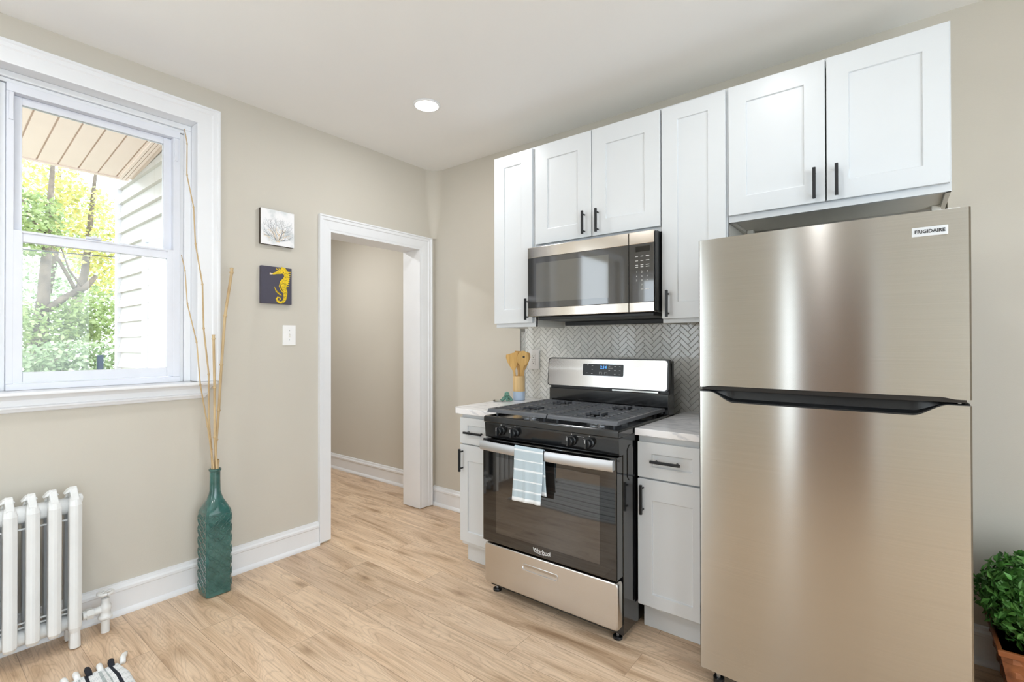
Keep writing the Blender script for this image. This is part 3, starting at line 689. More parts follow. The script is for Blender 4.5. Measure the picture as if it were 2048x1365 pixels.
# ------------------------------------------------------------------ MICROWAVE
mw = thing('microwave', (1.65, -.2, 1.47), 'stainless over-range microwave with black glass door', 'microwave')
X0, X1, YM, Z0, Z1 = 1.258, 2.042, -.412, 1.478, 1.889
b = MB().box(1.266, 2.050, YM+.03, -.002, Z0-.002, Z1, 'plastic').box(1.30, 2.02, YM+.05, -.05, Z0-.020, Z0-.002, 'dark')
b.box(1.30, 2.03, -.06, -.002, Z0-.045, Z0-.02, 'dark'); b.build('case', mw, bevel=.003)
def mw_front(xa, xb, name):
    bb = MB(); bb.box(xa, xb, YM, YM+.029, 1.826, Z1, 'steel3').box(xa, xb, YM, YM+.029, Z0, 1.527, 'steel3').box(xa, xb, YM+.001, YM+.029, 1.527, 1.826, 'mw_glass')
    return bb.build(name, mw, bevel=.002)
dr = mw_front(X0, 1.9045, 'door')
MB().box(1.318, 1.792, YM-.0003, YM+.0015, 1.562, 1.792, 'mw_screen').build('door_window', dr)
cp = mw_front(1.908, X1, 'control_panel')
b = MB()
def T_(s, x, z, sz): b.text(s, sz, face_y(x, YM-.0002, z), 'ink', .0003)
for r_, row in enumerate((('123'), ('456'), ('789'), (' 0 '))):
    for c_, ch in enumerate(row):
        if ch != ' ': T_(ch, 1.950+c_*.028, 1.682-r_*.022, .013)
for z in (1.760, 1.738, 1.716, 1.706):
    for c_ in range(3): b.box(1.943+c_*.028, 1.957+c_*.028+(.004 if c_ == 2 else 0), YM-.0004, YM+.001, z, z+.003, 'ink')
b.box(1.972, 1.986, YM-.0004, YM+.001, 1.592, 1.595).box(1.995, 2.016, YM-.0004, YM+.001, 1.592, 1.596)
b.build('keypad', cp)
MB().box(1.945, 2.02, YM-.0003, YM+.001, 1.785, 1.812, 'glass_black').build('display', cp)
b = MB().box(2.043, 2.051, YM+.006, YM+.03, Z0+.004, Z1-.004, 'plastic'); b.build('side_vent', mw, bevel=.003)

# ------------------------------------------------------------------ GAS RANGE
rg = thing('gas_range', (1.665, -.45, 0), 'freestanding stainless and black gas range between the base cabinets', 'stove')
RX0, RX1 = 1.278, 2.050
b = MB().box(RX0+.004, RX1-.004, -.780, -.15, .030, .905, 'enamel')
b.prism([(-.60, .33), (-.60, .66), (-.57, .70), (-.20, .70), (-.17, .66), (-.17, .33), (-.20, .30), (-.57, .30)], 'x', RX1-.004, RX1-.001, 'enamel')
b.prism([(-.74, .72), (-.74, .84), (-.72, .86), (-.70, .86), (-.68, .84), (-.68, .72), (-.70, .70), (-.72, .70)], 'x', RX1-.004, RX1-.001, 'enamel')
b.build('body', rg, bevel=.004)
# cooktop: dished with raised lip
b = MB()
zt = .938
ou = [(RX0, -.835), (RX1, -.835), (RX1, -.225), (RX0, -.225)]
def off(d): return [(RX0+d, -.835+d), (RX1-d, -.835+d), (RX1-d, -.225-d), (RX0+d, -.225-d)]
loops = [[Vector((x, y, .906)) for x, y in ou], [Vector((x, y, zt-.004)) for x, y in ou], [Vector((x, y, zt)) for x, y in off(.005)], [Vector((x, y, zt)) for x, y in off(.016)], [Vector((x, y, zt-.014)) for x, y in off(.034)]]
b.ring(loops, 'enamel'); b.build('cooktop', rg, bevel=.003)
# control fascia
b = MB().prism([(-.780, .826), (-.822, .826), (-.829, .895), (-.829, .904), (-.780, .904)], 'x', RX0+.002, RX1-.002, 'enamel')
def yfa(z): return -.822 - .007*(z-.826)/.069
for kx in (1.392, 1.482, 1.812, 1.905):
    kb = MB().lathe((kx, yfa(.868), .868), [(.024, 0.0), (.024, -.006), (.020, -.010), (.001, -.010)], 'y', 'plastic', 28)
    kb.lathe((kx, yfa(.868), .868), [(.0195, -.008), (.0185, -.030), (.016, -.033), (.001, -.033)], 'y', 'plastic', 28)
    kb.box(kx-.0055, kx+.0055, yfa(.868)-.044, yfa(.868)-.028, .848, .889, 'plastic').box(kx-.001, kx+.001, yfa(.868)-.0446, yfa(.868)-.043, .872, .888, 'ink')
    kb.build('knob', rg, bevel=.001, auto=35)
    b.box(kx-.030, kx-.026, yfa(.88)-.0006, yfa(.88)+.002, .878, .883, 'ink').cyl((kx, yfa(.9)-.0006, .898), .002, .002, 'y', 'ink', 8)
for xa in (1.420, 1.840): b.box(xa, xa+.038, yfa(.893)-.0006, yfa(.893)+.002, .8905, .8915, 'ink')
b.build('control_fascia', rg, bevel=.0015)
# oven door
b = MB().box(RX0+.003, RX1-.004, -.846, -.784, .290, .822, 'glass_black'); od = b.build('oven_door', rg, bevel=.005)
MB().box(1.372, 1.965, -.8466, -.8455, .345, .735, 'oven_window').build('window', od)
b = MB()
for z in (.51, .585): b.box(1.385, 1.95, -.8468, -.8464, z, z+.0016, 'alum')
# handle: bowed flat bar
cs = []
for i in range(21):
    u = -1+2*i/20; x = 1.6635+u*.378; y = -.868-.022*(1-u*u)
    cs.append([(x, y, .768), (x, y-.004, .768), (x, y-.009, .777), (x, y-.009, .806), (x, y-.004, .815), (x, y, .815)])
hb = MB().ring(cs, 'steel4')
hb.box(1.287, 1.31, -.870, -.845, .772, .811).box(2.017, 2.04, -.870, -.845, .772, .811)
tag(hb.build('handle', od, auto=40), 'brushed steel handle')
lg = MB(); lg.text('Whirlpool', .030, face_y(1.655, -.8464, .318), 'ink', .0005, sx=.8)
arc = [(1.655+.047*math.cos(R(a)), -.847, .318+.012*math.sin(R(a))) for a in range(150, 400, 15)]
lg.tube(arc, .0008, 'ink', 6); lg.build('logo', od)
# warming drawer
prof = rrect(RX0+.003, RX1-.004, .066, .278, .018)
b = MB(); b.ring([[Vector((x, -.79, z)) for x, z in prof], [Vector((x, -.824, z)) for x, z in prof], [Vector((1.664+(x-1.664)*.988, -.834, .172+(z-.172)*.95)) for x, z in prof]], 'steel2')
dw = b.build('drawer', rg, auto=40, bevel=.003)
hp = rrect(1.530, 1.738, .195, .228, .012)
b = MB(); b.ring([[Vector((x, -.8335, z)) for x, z in hp], [Vector((x, -.8365, z)) for x, z in hp], [Vector((1.634+(x-1.634)*.96, -.8365, .2115+(z-.2115)*.72)) for x, z in hp], [Vector((1.634+(x-1.634)*.95, -.8342, .2105+(z-.2115)*.6)) for x, z in hp]], 'chrome'); b.build('handle', dw, auto=40)
for fx in (1.312, 2.01):
    for fy in (-.765, -.2):
        MB().cyl((fx, fy, .0008), .022, .012, 'z', 'plastic', 18).cyl((fx, fy, .012), .007, .03, 'z', 'alum', 10).build('leg', rg, bevel=.002)
# backguard
b = MB().box(RX0+.012, RX1-.004, -.228, -.145, .906, 1.045, 'enamel').box(RX0+.014, RX1-.004, -.215, -.145, 1.04, 1.075, 'plastic').box(RX0+.014, RX1-.004, -.20, -.145, 1.07, 1.222, 'plastic')
bgd = b.build('backguard', rg, bevel=.004)
def tilt(x, z, d): return Vector((x, -.232+(z-1.06)*.10-d, z))
pr = rrect(RX0, RX1-.004, 1.058, 1.230, .018)
b = MB(); b.ring([[tilt(x, z, -.04) for x, z in pr], [tilt(x, z, 0) for x, z in pr]], 'plastic'); b.build('panel_frame', bgd, auto=40)
pr2 = rrect(RX0+.006, RX1-.012, 1.063, 1.224, .016)
b = MB(); b.ring([[tilt(x, z, -.002) for x, z in pr2], [tilt(x, z, .0025) for x, z in pr2]], 'steel2'); cpn = b.build('control_panel', bgd, auto=40)
pr3 = rrect(1.524, 1.790, 1.126, 1.200, .008); pr4 = rrect(1.527, 1.787, 1.129, 1.197, .007)
b = MB(); b.ring([[tilt(x, z, .001) for x, z in pr3], [tilt(x, z, .0032) for x, z in pr3]], 'chrome'); b.ring([[tilt(x, z, .001) for x, z in pr4], [tilt(x, z, .0040) for x, z in pr4]], 'plastic'); bdsp = b
Mt = lambda x, z, d=.0042: Matrix.Translation(tilt(x, z, d)) @ Matrix.Rotation(R(90-5.7), 4, 'X')
bclk = MB().text('2:14', .024, Mt(1.662, 1.178), 'blue_lit', .0003)
b = bdsp
for x, z in ((1.560, 1.190), (1.590, 1.187), (1.590, 1.166), (1.556, 1.143), (1.588, 1.141), (1.700, 1.186), (1.700, 1.162), (1.735, 1.185), (1.765, 1.184), (1.735, 1.163), (1.765, 1.162), (1.735, 1.141), (1.765, 1.139)):
    s = .0035; p0 = tilt(x, z, .0042); b.box(p0.x-s*1.4, p0.x+s*1.4, p0.y-.0003, p0.y+.001, p0.z-.0012, p0.z+.0012, 'ink')
for x in (1.645, 1.678):
    p0 = tilt(x, 1.144, .0042)
    for (a, b_, c, d_) in ((-.009, .009, -.007, -.0062), (-.009, .009, .0062, .007), (-.009, -.0082, -.007, .007), (.0082, .009, -.007, .007)): b.box(p0.x+a, p0.x+b_, p0.y-.0004, p0.y+.001, p0.z+c, p0.z+d_, 'ink')
b.text('TEMP/TIME', .006, Mt(1.705, 1.174), 'ink', .0002)
dp = b.build('display', cpn); bclk.build('clock_digits', dp)
MB().box(1.72, 1.99, -.2325, -.22, 1.048, 1.056, 'chrome').build('vent_slot', bgd)
# burners
def burner(x, y, r):
    b = MB().lathe((x, y, .924), [(r*1.15, 0), (r*1.15, .003), (r*.75, .007), (r*.72, .016), (r*.5, .018), (.001, .018)], 'z', 'alum', 28)
    for k in range(14):
        a = 2*math.pi*k/14; b.box(x+r*.78*math.cos(a)-.003, x+r*.78*math.cos(a)+.003, y+r*.78*math.sin(a)-.003, y+r*.78*math.sin(a)+.003, .932, .941, 'alum')
    o = b.build('burner', rg, auto=30)
    MB().lathe((x, y, .9425), [(r*.7, 0), (r*.72, .003), (r*.66, .007), (.001, .008)], 'z', 'iron', 28).build('burner_cap', o, auto=30)
for x, y, r in ((1.465, -.66, .047), (1.865, -.66, .052), (1.465, -.36, .042), (1.865, -.36, .038)): burner(x, y, r)
# grates
def grate(x0, x1):
    b = MB(); y0, y1 = -.822, -.258; za, zb = .958, .974; w = .010
    b.prism([(y0, za-.002), (y0+.006, zb-.006), (y0+.012, zb), (y0+.034, zb), (y0+.034, za)], 'x', x0, x1, 'iron')
    b.box(x0, x1, y1-.016, y1, za, zb)
    b.box(x0, x0+.016, y0+.034, y1-.016, za, zb).box(x1-.016, x1, y0+.034, y1-.016, za, zb)
    xm = (x0+x1)/2; n = 12
    for k in range(n):
        y = y0+.034+(y1-.016-y0-.034)*(k+.75)/(n+.5)
        near = min(abs(y+.66), abs(y+.36))
        hw = .052 if near < .045 else (.0 if near > .075 else .025)
        if hw > 0:
            b.box(x0+.016, xm-hw, y-w/2, y+w/2, za+.002, zb).box(xm+hw, x1-.016, y-w/2, y+w/2, za+.002, zb)
        else: b.box(x0+.016, x1-.016, y-w/2, y+w/2, za+.002, zb)
    b.box(x0+.105, x0+.117, y0+.034, y1-.016, za+.002, zb-.0005).box(x1-.117, x1-.105, y0+.034, y1-.016, za+.002, zb-.0005)
    for yc in (-.66, -.36):
        b.box(xm-w/2, xm+w/2, yc+.035, yc+.13, za+.002, zb-.0003).box(xm-w/2, xm+w/2, yc-.12, yc-.035, za+.002, zb-.0003)
    for x in (x0+.03, x1-.04):
        for y in (y0+.05, y1-.03): b.cyl((x, y, .9245), .006, .036, 'z', 'iron', 8)
    g = b.build('grate', rg, bevel=.0015); return g
grate(1.290, 1.662); grate(1.668, 2.038)

# towel
tw = MB(); NU, NV = 22, 44; i = tw.mi('towel'); uvl = tw.bm.loops.layers.uv.new('UVMap'); G = []
for j in range(NV+1):
    s = j/NV; row = []
    for k in range(NU+1):
        u = k/NU; Lf = .262; Lb = .215; arc = .022; tot = Lf+arc+Lb; d = s*tot
        fold = .004*math.sin(u*9+s*2)+.002*math.sin(u*23+s*5)
        x = 1.530+.170*u + (.006*math.sin(s*5)) - (.012 if d < Lf else 0)*(1-d/Lf)*(1 if d < Lf else 0)
        uu = (x-1.6635)/.378; yb = -.868-.022*(1-uu*uu)-.009
        if d < Lf: y = yb-.0045-abs(fold)*(1-d/Lf); z = .8185-(Lf-d) + .006*u*(1-d/Lf)
        elif d < Lf+arc: t = (d-Lf)/arc; y = yb-.0045+t*.0165; z = .8185+.004*math.sin(math.pi*t)
        else: y = yb+.012+abs(fold)*.5*((d-Lf-arc)/Lb); z = .8185-(d-Lf-arc); x += .016*((d-Lf-arc)/Lb)
        row.append((tw.bm.verts.new((x, y, z)), (u, s*1.0/ (Lf/tot)*.93 if d < Lf+arc else (1-(d-Lf)/tot))))
    G.append(row)
for j in range(NV):
    for k in range(NU):
        q = (G[j][k], G[j][k+1], G[j+1][k+1], G[j+1][k]); f = tw.bm.faces.new([v[0] for v in q]); f.material_index = i; f.smooth = True
        for lp, v in zip(f.loops, q): lp[uvl].uv = v[1]
to = tw.build('dish_towel', smooth=True, origin=(1.58, -.885, .6))
so = to.modifiers.new('thick', 'SOLIDIFY'); so.thickness = .0025; so.offset = 0
tag(to, 'pale blue striped dish towel hanging over the oven handle', 'towel')

# ------------------------------------------------------------------ REFRIGERATOR
fr = thing('refrigerator', (2.782, -.45, 0), 'stainless top-freezer refrigerator at the right of the kitchen', 'refrigerator')
FX0, FX1, FY = 2.400, 3.164, -.868; FC = (FX0+FX1)/2; FW = (FX1-FX0)/2
b = MB().box(FX0+.006, FX1-.006, -.795, -.10, .055, 1.70, 'dark'); b.build('cabinet_body', fr, bevel=.006)
def fyy(x):
    u = (x-FC)/FW; e = max(0, (abs(u)-.985)/.015)
    return FY-.013*(1-u*u)+.006*e*e
def fdoor(name, zlo, zhi, mat='steel'):
    n = 160; b = MB(); i = b.mi(mat); bm = b.bm; cols = []
    for k in range(n+1):
        x = FX0+(FX1-FX0)*k/n; y = fyy(x); zl, zh = zlo(x), zhi(x)
        cols.append([bm.verts.new((x, y, zl)), bm.verts.new((x, y, zh)), bm.verts.new((x, -.800, zh)), bm.verts.new((x, -.800, zl))])
    for A, B in zip(cols, cols[1:]):
        for j in range(4):
            f = bm.faces.new((A[j], A[(j+1) % 4], B[(j+1) % 4], B[j])); f.material_index = i
    bm.faces.new(cols[0]).material_index = i; bm.faces.new(cols[-1][::-1]).material_index = i
    return b.build(name, fr, auto=30)
def sstep(a, b_, x): t = max(0, min(1, (x-a)/(b_-a))); return t*t*(3-2*t)
def scoop(x): return sstep(FX0+.04, FX0+.125, x)*(1-sstep(FX1-.135, FX1-.05, x))
top = fdoor('freezer_door', lambda x: 1.1515+.006*sstep(FX0+.015, FX0+.045, x)*(1-sstep(FX1-.07, FX1-.03, x)), lambda x: 1.708)
low = fdoor('refrigerator_door', lambda x: .088, lambda x: 1.1345-.036*scoop(x))
# black handle liner between the doors
b = MB(); n = 60; cs = []
for k in range(n+1):
    x = FX0+.004+(FX1-FX0-.008)*k/n; s = scoop(x); zt_ = 1.1345-.036*s
    yo = fyy(x)+.001
    cs.append([(x, yo, zt_+.0003), (x, yo, zt_+.003+.0015*s), (x, yo+.006+.012*s, zt_+.004+.004*s), (x, yo+.008+.026*s, zt_+.004+.008*s), (x, yo+.010+.028*s, 1.1395), (x, -.802, 1.1395), (x, -.802, zt_+.0003)])
b.ring(cs, 'plastic'); b.build('door_handle_recess', low, auto=45)
cs = []
for k in range(n+1):
    x = FX0+.012+(FX1-FX0-.024)*k/n; yo = fyy(x)+.002; s = sstep(FX0+.015, FX0+.045, x)*(1-sstep(FX1-.07, FX1-.03, x))
    cs.append([(x, yo, 1.1512+.0058*s), (x, yo+.002, 1.1425), (x, -.802, 1.1425), (x, -.802, 1.1512+.0058*s)])
b = MB(); b.ring(cs, 'plastic'); b.build('door_underside_trim', top, auto=45)
MB().box(FX1-.03, FX1-.022, FY+.012, FY+.02, 1.1385, 1.1435, 'chrome').build('hinge_pin', fr)
b = MB().box(FX1-.07, FX1-.02, -.84, -.78, 1.7085, 1.716, 'white_plastic'); b.build('hinge_cover', fr, bevel=.002)
by = fyy(3.073)
b = MB().box(3.032, 3.114, by-.0035, by+.004, 1.634, 1.662, 'badge'); bd = b.build('badge', top, bevel=.0015)
b = MB().text('FRIGIDAIRE', .0142, face_y(3.073, by-.004, 1.648), 'darkink', .0004, sx=.97, bold=.0004); b.build('lettering', bd)
b = MB().box(FX0+.03, FX1-.03, -.79, -.74, .03, .085, 'plastic'); b.build('base_grille', fr, bevel=.003)
for x in (FX0+.05, FX1-.05):
    for y in (-.80, -.16):
        MB().cyl((x, y, .0008), .020, .03, 'z', 'plastic', 16).cyl((x, y, .03), .008, .06, 'z', 'alum', 10).build('foot', fr)

# ------------------------------------------------------------------ COUNTER ITEMS
px, py = .965, -.115; zc = CT+.0006
t = thing('utensil_holder', (px, py, zc), 'bamboo cylinder with pale blue dipped base on the counter', 'utensil holder')
b = MB().lathe((px, py, zc), [(.001, .0005), (.0395, .0005), (.0405, .002), (.0405, .060)], 'z', 'potblue', 36); b.build('dipped_base', t, auto=40)
b = MB().lathe((px, py, zc), [(.001, .0605), (.0405, .0605), (.0405, .163), (.0395, .165), (.0355, .165), (.0345, .160), (.0345, .066), (.001, .066)], 'z', 'pot', 36); b.build('holder', t, auto=40)
def utensil(name, outline, th, x, y, lean_x, lean_y, z0, label, yaw=0, hole=None, cat='utensil', tiltf=0):
    """outline in local (u=width,v=height), with rectangle handle; extruded th"""
    outline = [(u*(1.36 if v > .17 else 1), v*.83) for u, v in outline]
    if hole: hole = (hole[0]*1.36, hole[1]*.83, hole[2])
    b = MB(); b.prism(outline, 'y', -th/2, th/2, 'utensil')
    if hole: b.lathe((hole[0], 0, hole[1]), [(hole[2], -th/2-.0004), (hole[2], th/2+.0004)], 'y', 'canvas_edge', 16)
    Mx = Matrix.Translation((x, y, z0)) @ Matrix.Rotation(R(yaw), 4, 'Z') @ Matrix.Rotation(R(lean_y), 4, 'Y') @ Matrix.Rotation(R(lean_x), 4, 'X')
    bmesh.ops.transform(b.bm, matrix=Mx, verts=b.bm.verts)
    return tag(b.build(name, bevel=.0015, origin=(x, y, z0)), label, cat, 'bamboo cooking utensils')
spat = [(-.007, 0), (.007, 0), (.008, .16), (.013, .185), (.026, .235), (.031, .285), (.030, .312), (-.028, .300), (-.031, .275), (-.026, .235), (-.013, .185), (-.008, .16)]
utensil('wooden_spatula', spat, .005, px-.009, py-.013, 3, -8, zc+.069, 'bamboo spatula with slanted flat end, leftmost in the holder', 38)
spoon = [(-.007, 0), (.007, 0), (.008, .155)] + [(.031*math.sin(R(a)), .262-.062*math.cos(R(a))) for a in range(20, 345, 15)] + [(-.008, .155)]
utensil('wooden_spoon', spoon, .006, px+.012, py-.010, 3, 6, zc+.069, 'bamboo stirring spoon with a round hole, rightmost in the holder', 38, hole=(.004, .275, .0085))
spat2 = [(-.007, 0), (.007, 0), (.008, .16), (.016, .20), (.024, .26), (.022, .318), (-.018, .322), (-.024, .26), (-.015, .20), (-.008, .16)]
utensil('wooden_spatula', spat2, .005, px-.002, py+.004, -1, -1, zc+.069, 'bamboo spatula standing between the other two utensils', 36)
spat3 = [(-.007, 0), (.007, 0), (.008, .16), (.018, .21), (.028, .27), (.024, .308), (0, .318), (-.022, .30), (-.024, .26), (-.015, .20), (-.008, .16)]
utensil('wooden_spoon', spat3, .006, px+.008, py+.018, -2, 6, zc+.069, 'bamboo spoon half hidden behind the holed spoon', 38)
t = thing('glass_figurine', (.935, -.215, zc), 'small teal glass sea creature figurine on the counter', 'figurine')
gx, gy = .945, -.222
b = MB().sphere((gx, gy, zc+.046), .019, 'tealglass', 14, 10, (1, .9, 1)).sphere((gx+.002, gy-.016, zc+.052), .005, 'tealglass', 10, 8).sphere((gx+.013, gy-.006, zc+.052), .005, 'tealglass', 10, 8); b.build('head', t, smooth=True)
b = MB()
for k in range(7):
    a = 2*math.pi*k/7; b.tube([(gx+.008*math.cos(a), gy+.008*math.sin(a), zc+.030), (gx+.024*math.cos(a), gy+.024*math.sin(a), zc+.020), (gx+.036*math.cos(a), gy+.036*math.sin(a), zc+.008), (gx+.045*math.cos(a+.3), gy+.045*math.sin(a+.3), zc+.010)], [.012, .010, .007, .003], 'tealglass', 8)
b.build('tentacles', t, smooth=True)
cg = glassy('clear_glass', (.93, .96, .95), 1.5, .02); M['clearglass'] = cg
b = MB().lathe((gx-.045, gy-.035, zc), [(.001, .0004), (.034, .0004), (.038, .006), (.034, .006), (.030, .003), (.001, .003)], 'z', 'clearglass', 28)
tag(b.build('glass_coaster', auto=40, origin=(gx-.045, gy-.035, zc)), 'small clear glass dish left of the teal figurine', 'dish')

# ------------------------------------------------------------------ VASE + CANES
VX, VY = .137, -1.700; H = .0615
t = thing('floor_vase', (VX, VY, 0), 'tall square teal bottle vase standing by the baseboard', 'vase')
def sq(h, r, z, n=8):
    """rounded square to circle; r=1 circle, 0 square"""
    out = []
    for k in range(4*n):
        a = 2*math.pi*(k+.5)/(4*n)-math.pi
        c, s = math.cos(a), math.sin(a); q = h/max(abs(c), abs(s)); q = min(q, h*1.30)
        rr = q*(1-r)+h*r; out.append(Vector((VX+rr*c, VY+rr*s, z)))
    return out
L = [sq(H*.9, 0, .0006), sq(H, 0, .006), sq(H, 0, .428), sq(H*.97, .05, .438), sq(H*.80, .25, .466), sq(H*.60, .6, .495), sq(.030, .95, .520), sq(.0262, 1, .540), sq(.0250, 1, .60), sq(.0252, 1, .640), sq(.030, 1, .646), sq(.030, 1, .654), sq(.026, 1, .656), sq(.0215, 1, .652), sq(.021, 1, .56)]
b = MB(); b.ring(L, 'teal'); b.build('bottle', t, auto=35)
b = MB()
cell = .0205*1.4
for f in range(4):
    ca, sa = round(math.cos(R(90*f))), round(math.sin(R(90*f)))
    for iu in range(4):
        for iv in range(14):
            cu = (iu-1.5)*cell; cv = .022+(iv+.5)*cell
            s = 1 if (iu+iv) % 2 else -1; P = []; n = 7; Lh = cell*.62; wd = cell*.27
            for k in range(2*n):
                tt = k/n if k <= n else (2*n-k)/n; sg = 1 if k < n else -1
                al = (tt-.5)*2*Lh; ac = sg*wd*math.sin(math.pi*tt)
                du = (al*s*.72+ac*.72); dv = (al*.72-ac*s*.72)
                P.append((cu+du, cv+dv))
            pts = []
            for u, v in P+[P[0]]:
                u = max(-H+.002, min(H-.002, u)); lx, ly = H+.0003, u
                pts.append((VX+ca*lx-sa*ly, VY+sa*lx+ca*ly, v))
            b.tube(pts, .0017, 'teal', 4, cap=False)
b.build('leaf_relief', t, smooth=True)
def cane(pts, r0, r1, label, cap=False):
    pts = [Vector(p) for p in pts][::-1]; base = pts[0]
    lo = Vector((base.x, base.y, .57)); pts = [lo]+pts
    P, Rr = [], []; n = len(pts)
    for k, p in enumerate(pts):
        rr = r0+(r1-r0)*k/(n-1)
        if 0 < k < n-1:
            d = (pts[k+1]-pts[k-1]).normalized()
            P += [p-d*.008, p-d*.003, p, p+d*.004, p+d*.009]; Rr += [rr, rr*1.25, rr*1.6, rr*1.2, rr]
        else: P.append(p); Rr.append(rr)
    if cap: Rr[-1] = r1*1.3
    b = MB().tube(P, Rr, 'cane', 10)
    return tag(b.build('bamboo_cane', smooth=True, origin=lo), label, 'bamboo cane', 'bamboo canes in the vase')
cane([(.12, -1.84, 2.424), (.122, -1.829, 2.35), (.123, -1.829, 2.189), (.125, -1.8, 2.028), (.127, -1.791, 1.839), (.128, -1.759, 1.631), (.127, -1.752, 1.4), (.127, -1.728, 1.157), (.127, -1.727, .922), (.128, -1.715, .757), (.1297, -1.7101, .656)], .0055, .0022, 'tallest bamboo cane, its tip reaching the top of the window')
cane([(.136, -1.858, 1.77), (.137, -1.842, 1.692), (.138, -1.831, 1.524), (.140, -1.79, 1.327), (.141, -1.772, 1.105), (.143, -1.738, .884), (.1443, -1.7101, .657)], .0045, .002, 'thin bamboo cane leaning farthest left over the window sill')
cane([(.10, -1.604, 1.737), (.105, -1.606, 1.712), (.107, -1.64, 1.472), (.115, -1.661, 1.205), (.120, -1.676, .959), (.122, -1.688, .805), (.1251, -1.6961, .652)], .0056, .0078, 'thick bamboo cane leaning right against the beige wall', True)
cane([(.15, -1.714, 1.367), (.149, -1.713, 1.345), (.152, -1.709, 1.086), (.153, -1.708, .824), (.1489, -1.6961, .655)], .0055, .0068, 'blunt upright bamboo cane of middle height', True)
cane([(.138, -1.686, .70), (.1375, -1.6865, .69), (.137, -1.6875, .655)], .0052, .0058, 'short cut bamboo stub just above the vase mouth')

# ------------------------------------------------------------------ WALL ART
o = thing('canvas_print', (.012, -1.31, 2.03), 'square white canvas with a sand and grey coral, upper of the two', 'wall art', 'small canvases on the beige wall')
b = MB().box(.001, .024, -1.412, -1.206, 1.918, 2.132, 'canvas_edge'); b.build('stretcher', o, bevel=.001)
MB().box(.0235, .0255, -1.4115, -1.2065, 1.9185, 2.1315, 'canvas_light').build('canvas_face', o)
random.seed(11); b = MB()
def coral(p, a, l, w, d, mats):
    steps = 4; pts = [p]; aa = a
    for k in range(steps):
        aa += random.uniform(-.22, .22); q = (pts[-1][0]+l/steps*math.sin(aa), pts[-1][1]+l/steps*math.cos(aa)); pts.append(q)
    if any(abs(q[0]+1.309) > .094 or not 1.925 < q[1] < 2.12 for q in pts): return
    b.tube([(.0258, q[0], q[1]) for q in pts], [w*(1-.12*k) for k in range(steps+1)], mats, 5)
    if d > 0:
        for s in (-1, 1): coral(pts[-1], aa+s*random.uniform(.25, .6), l*.72, w*.62, d-1, mats)
        if random.random() < .8: coral(pts[2], aa+random.choice((-1, 1))*.7, l*.55, w*.5, d-1, mats)
for a in (-1.15, -.75, -.35, 0, .4, .8, 1.2): coral((-1.309+.01*a, 1.945), a, .06, .0028, 3, 'coral_pale')
for a in (-1.0, -.55, -.1, .3, .65, 1.05): coral((-1.309+.008*a, 1.946), a, .055, .0024, 3, 'coral_grey')
for a in (-.95, -.6, -.3, 0, .25, .55, .95): coral((-1.309+.006*a, 1.94), a, .042, .0026, 2, 'coral_sand')
bmesh.ops.scale(b.bm, vec=(.35, 1, 1), space=Matrix.Translation((-.0255, 0, 0)), verts=b.bm.verts)
b.build('coral_painting', o)
o = thing('canvas_print', (.012, -1.31, 1.675), 'dark canvas with a yellow seahorse, lower of the two', 'wall art', 'small canvases on the beige wall')
b = MB().box(.001, .024, -1.408, -1.221, 1.563, 1.787, 'canvas_dark'); b.build('stretcher', o, bevel=.001)
# seahorse in unit coords u (0..1 across), v (0..1 up)
def SU(u, v, d=.0245): return (d, -1.408+.187*u, 1.563+.224*v)
b = MB()
spine = [(.62, .955, .085), (.72, .925, .10), (.80, .85, .085), (.83, .76, .085), (.80, .66, .11), (.72, .57, .13), (.69, .48, .125), (.72, .40, .10), (.78, .32, .075), (.78, .22, .055), (.76, .12, .045), (.70, .055, .04), (.60, .035, .035), (.52, .07, .032), (.49, .13, .03), (.53, .175, .026), (.60, .165, .022), (.615, .12, .018), (.575, .10, .014)]
cs = []
def flat_strip(bb, pts, m, dep=.0249):
    lo, hi = [], []
    for k, (u, v, w) in enumerate(pts):
        u0, v0 = pts[max(0, k-1)][:2]; u1, v1 = pts[min(len(pts)-1, k+1)][:2]; du, dv = u1-u0, (v1-v0)*1.2; l = math.hypot(du, dv); nu, nv = -dv/l, du/l
        lo.append((u-nu*w, v-nv*w/1.2)); hi.append((u+nu*w, v+nv*w/1.2))
    loops = [[SU(*l_, dep-.0006), SU(*h_, dep-.0006), SU(*h_, dep), SU(*l_, dep)] for l_, h_ in zip(lo, hi)]
    bb.ring(loops, m)
flat_strip(b, spine, 'seed_yellow')
flat_strip(b, [(.33, .80, .02), (.40, .81, .028), (.50, .84, .04), (.60, .88, .075), (.70, .90, .075)], 'seed_yellow', .0250)   # snout + head
flat_strip(b, [(.27, .805, .03), (.32, .80, .026), (.36, .805, .02)], 'coral_sand', .0251)
for k in range(5): flat_strip(b, [(.52+.07*k, .92, .02), (.47+.085*k, .985-.01*abs(k-2), .006)], 'seed_yellow', .0251)
for k in range(8):
    v = .88-.055*k; flat_strip(b, [(.86-.004*k, v, .022), (.97-.01*k, v+.015, .006)], 'seed_yellow', .0251)
for k in range(11):                                                     # body ribs
    u, v, w = spine[2+k] if k < 12 else spine[-1]; flat_strip(b, [(u-w*.8, v-.03, .004), (u, v-.005, .006), (u+w*.8, v-.02, .004)], 'seed_gap', .0254)
flat_strip(b, [(.60, .52, .01), (.64, .42, .016), (.72, .34, .01)], 'seed_gap', .0254); flat_strip(b, [(.70, .86, .014), (.73, .87, .014)], 'seed_gap', .0256)
for k in range(4): flat_strip(b, [(.42+.02*k, .46-.03*k, .005), (.47+.03*k, .33-.01*k, .010), (.60+.02*k, .24, .006)], 'seed_yellow', .0252)
b.build('seahorse_painting', o)

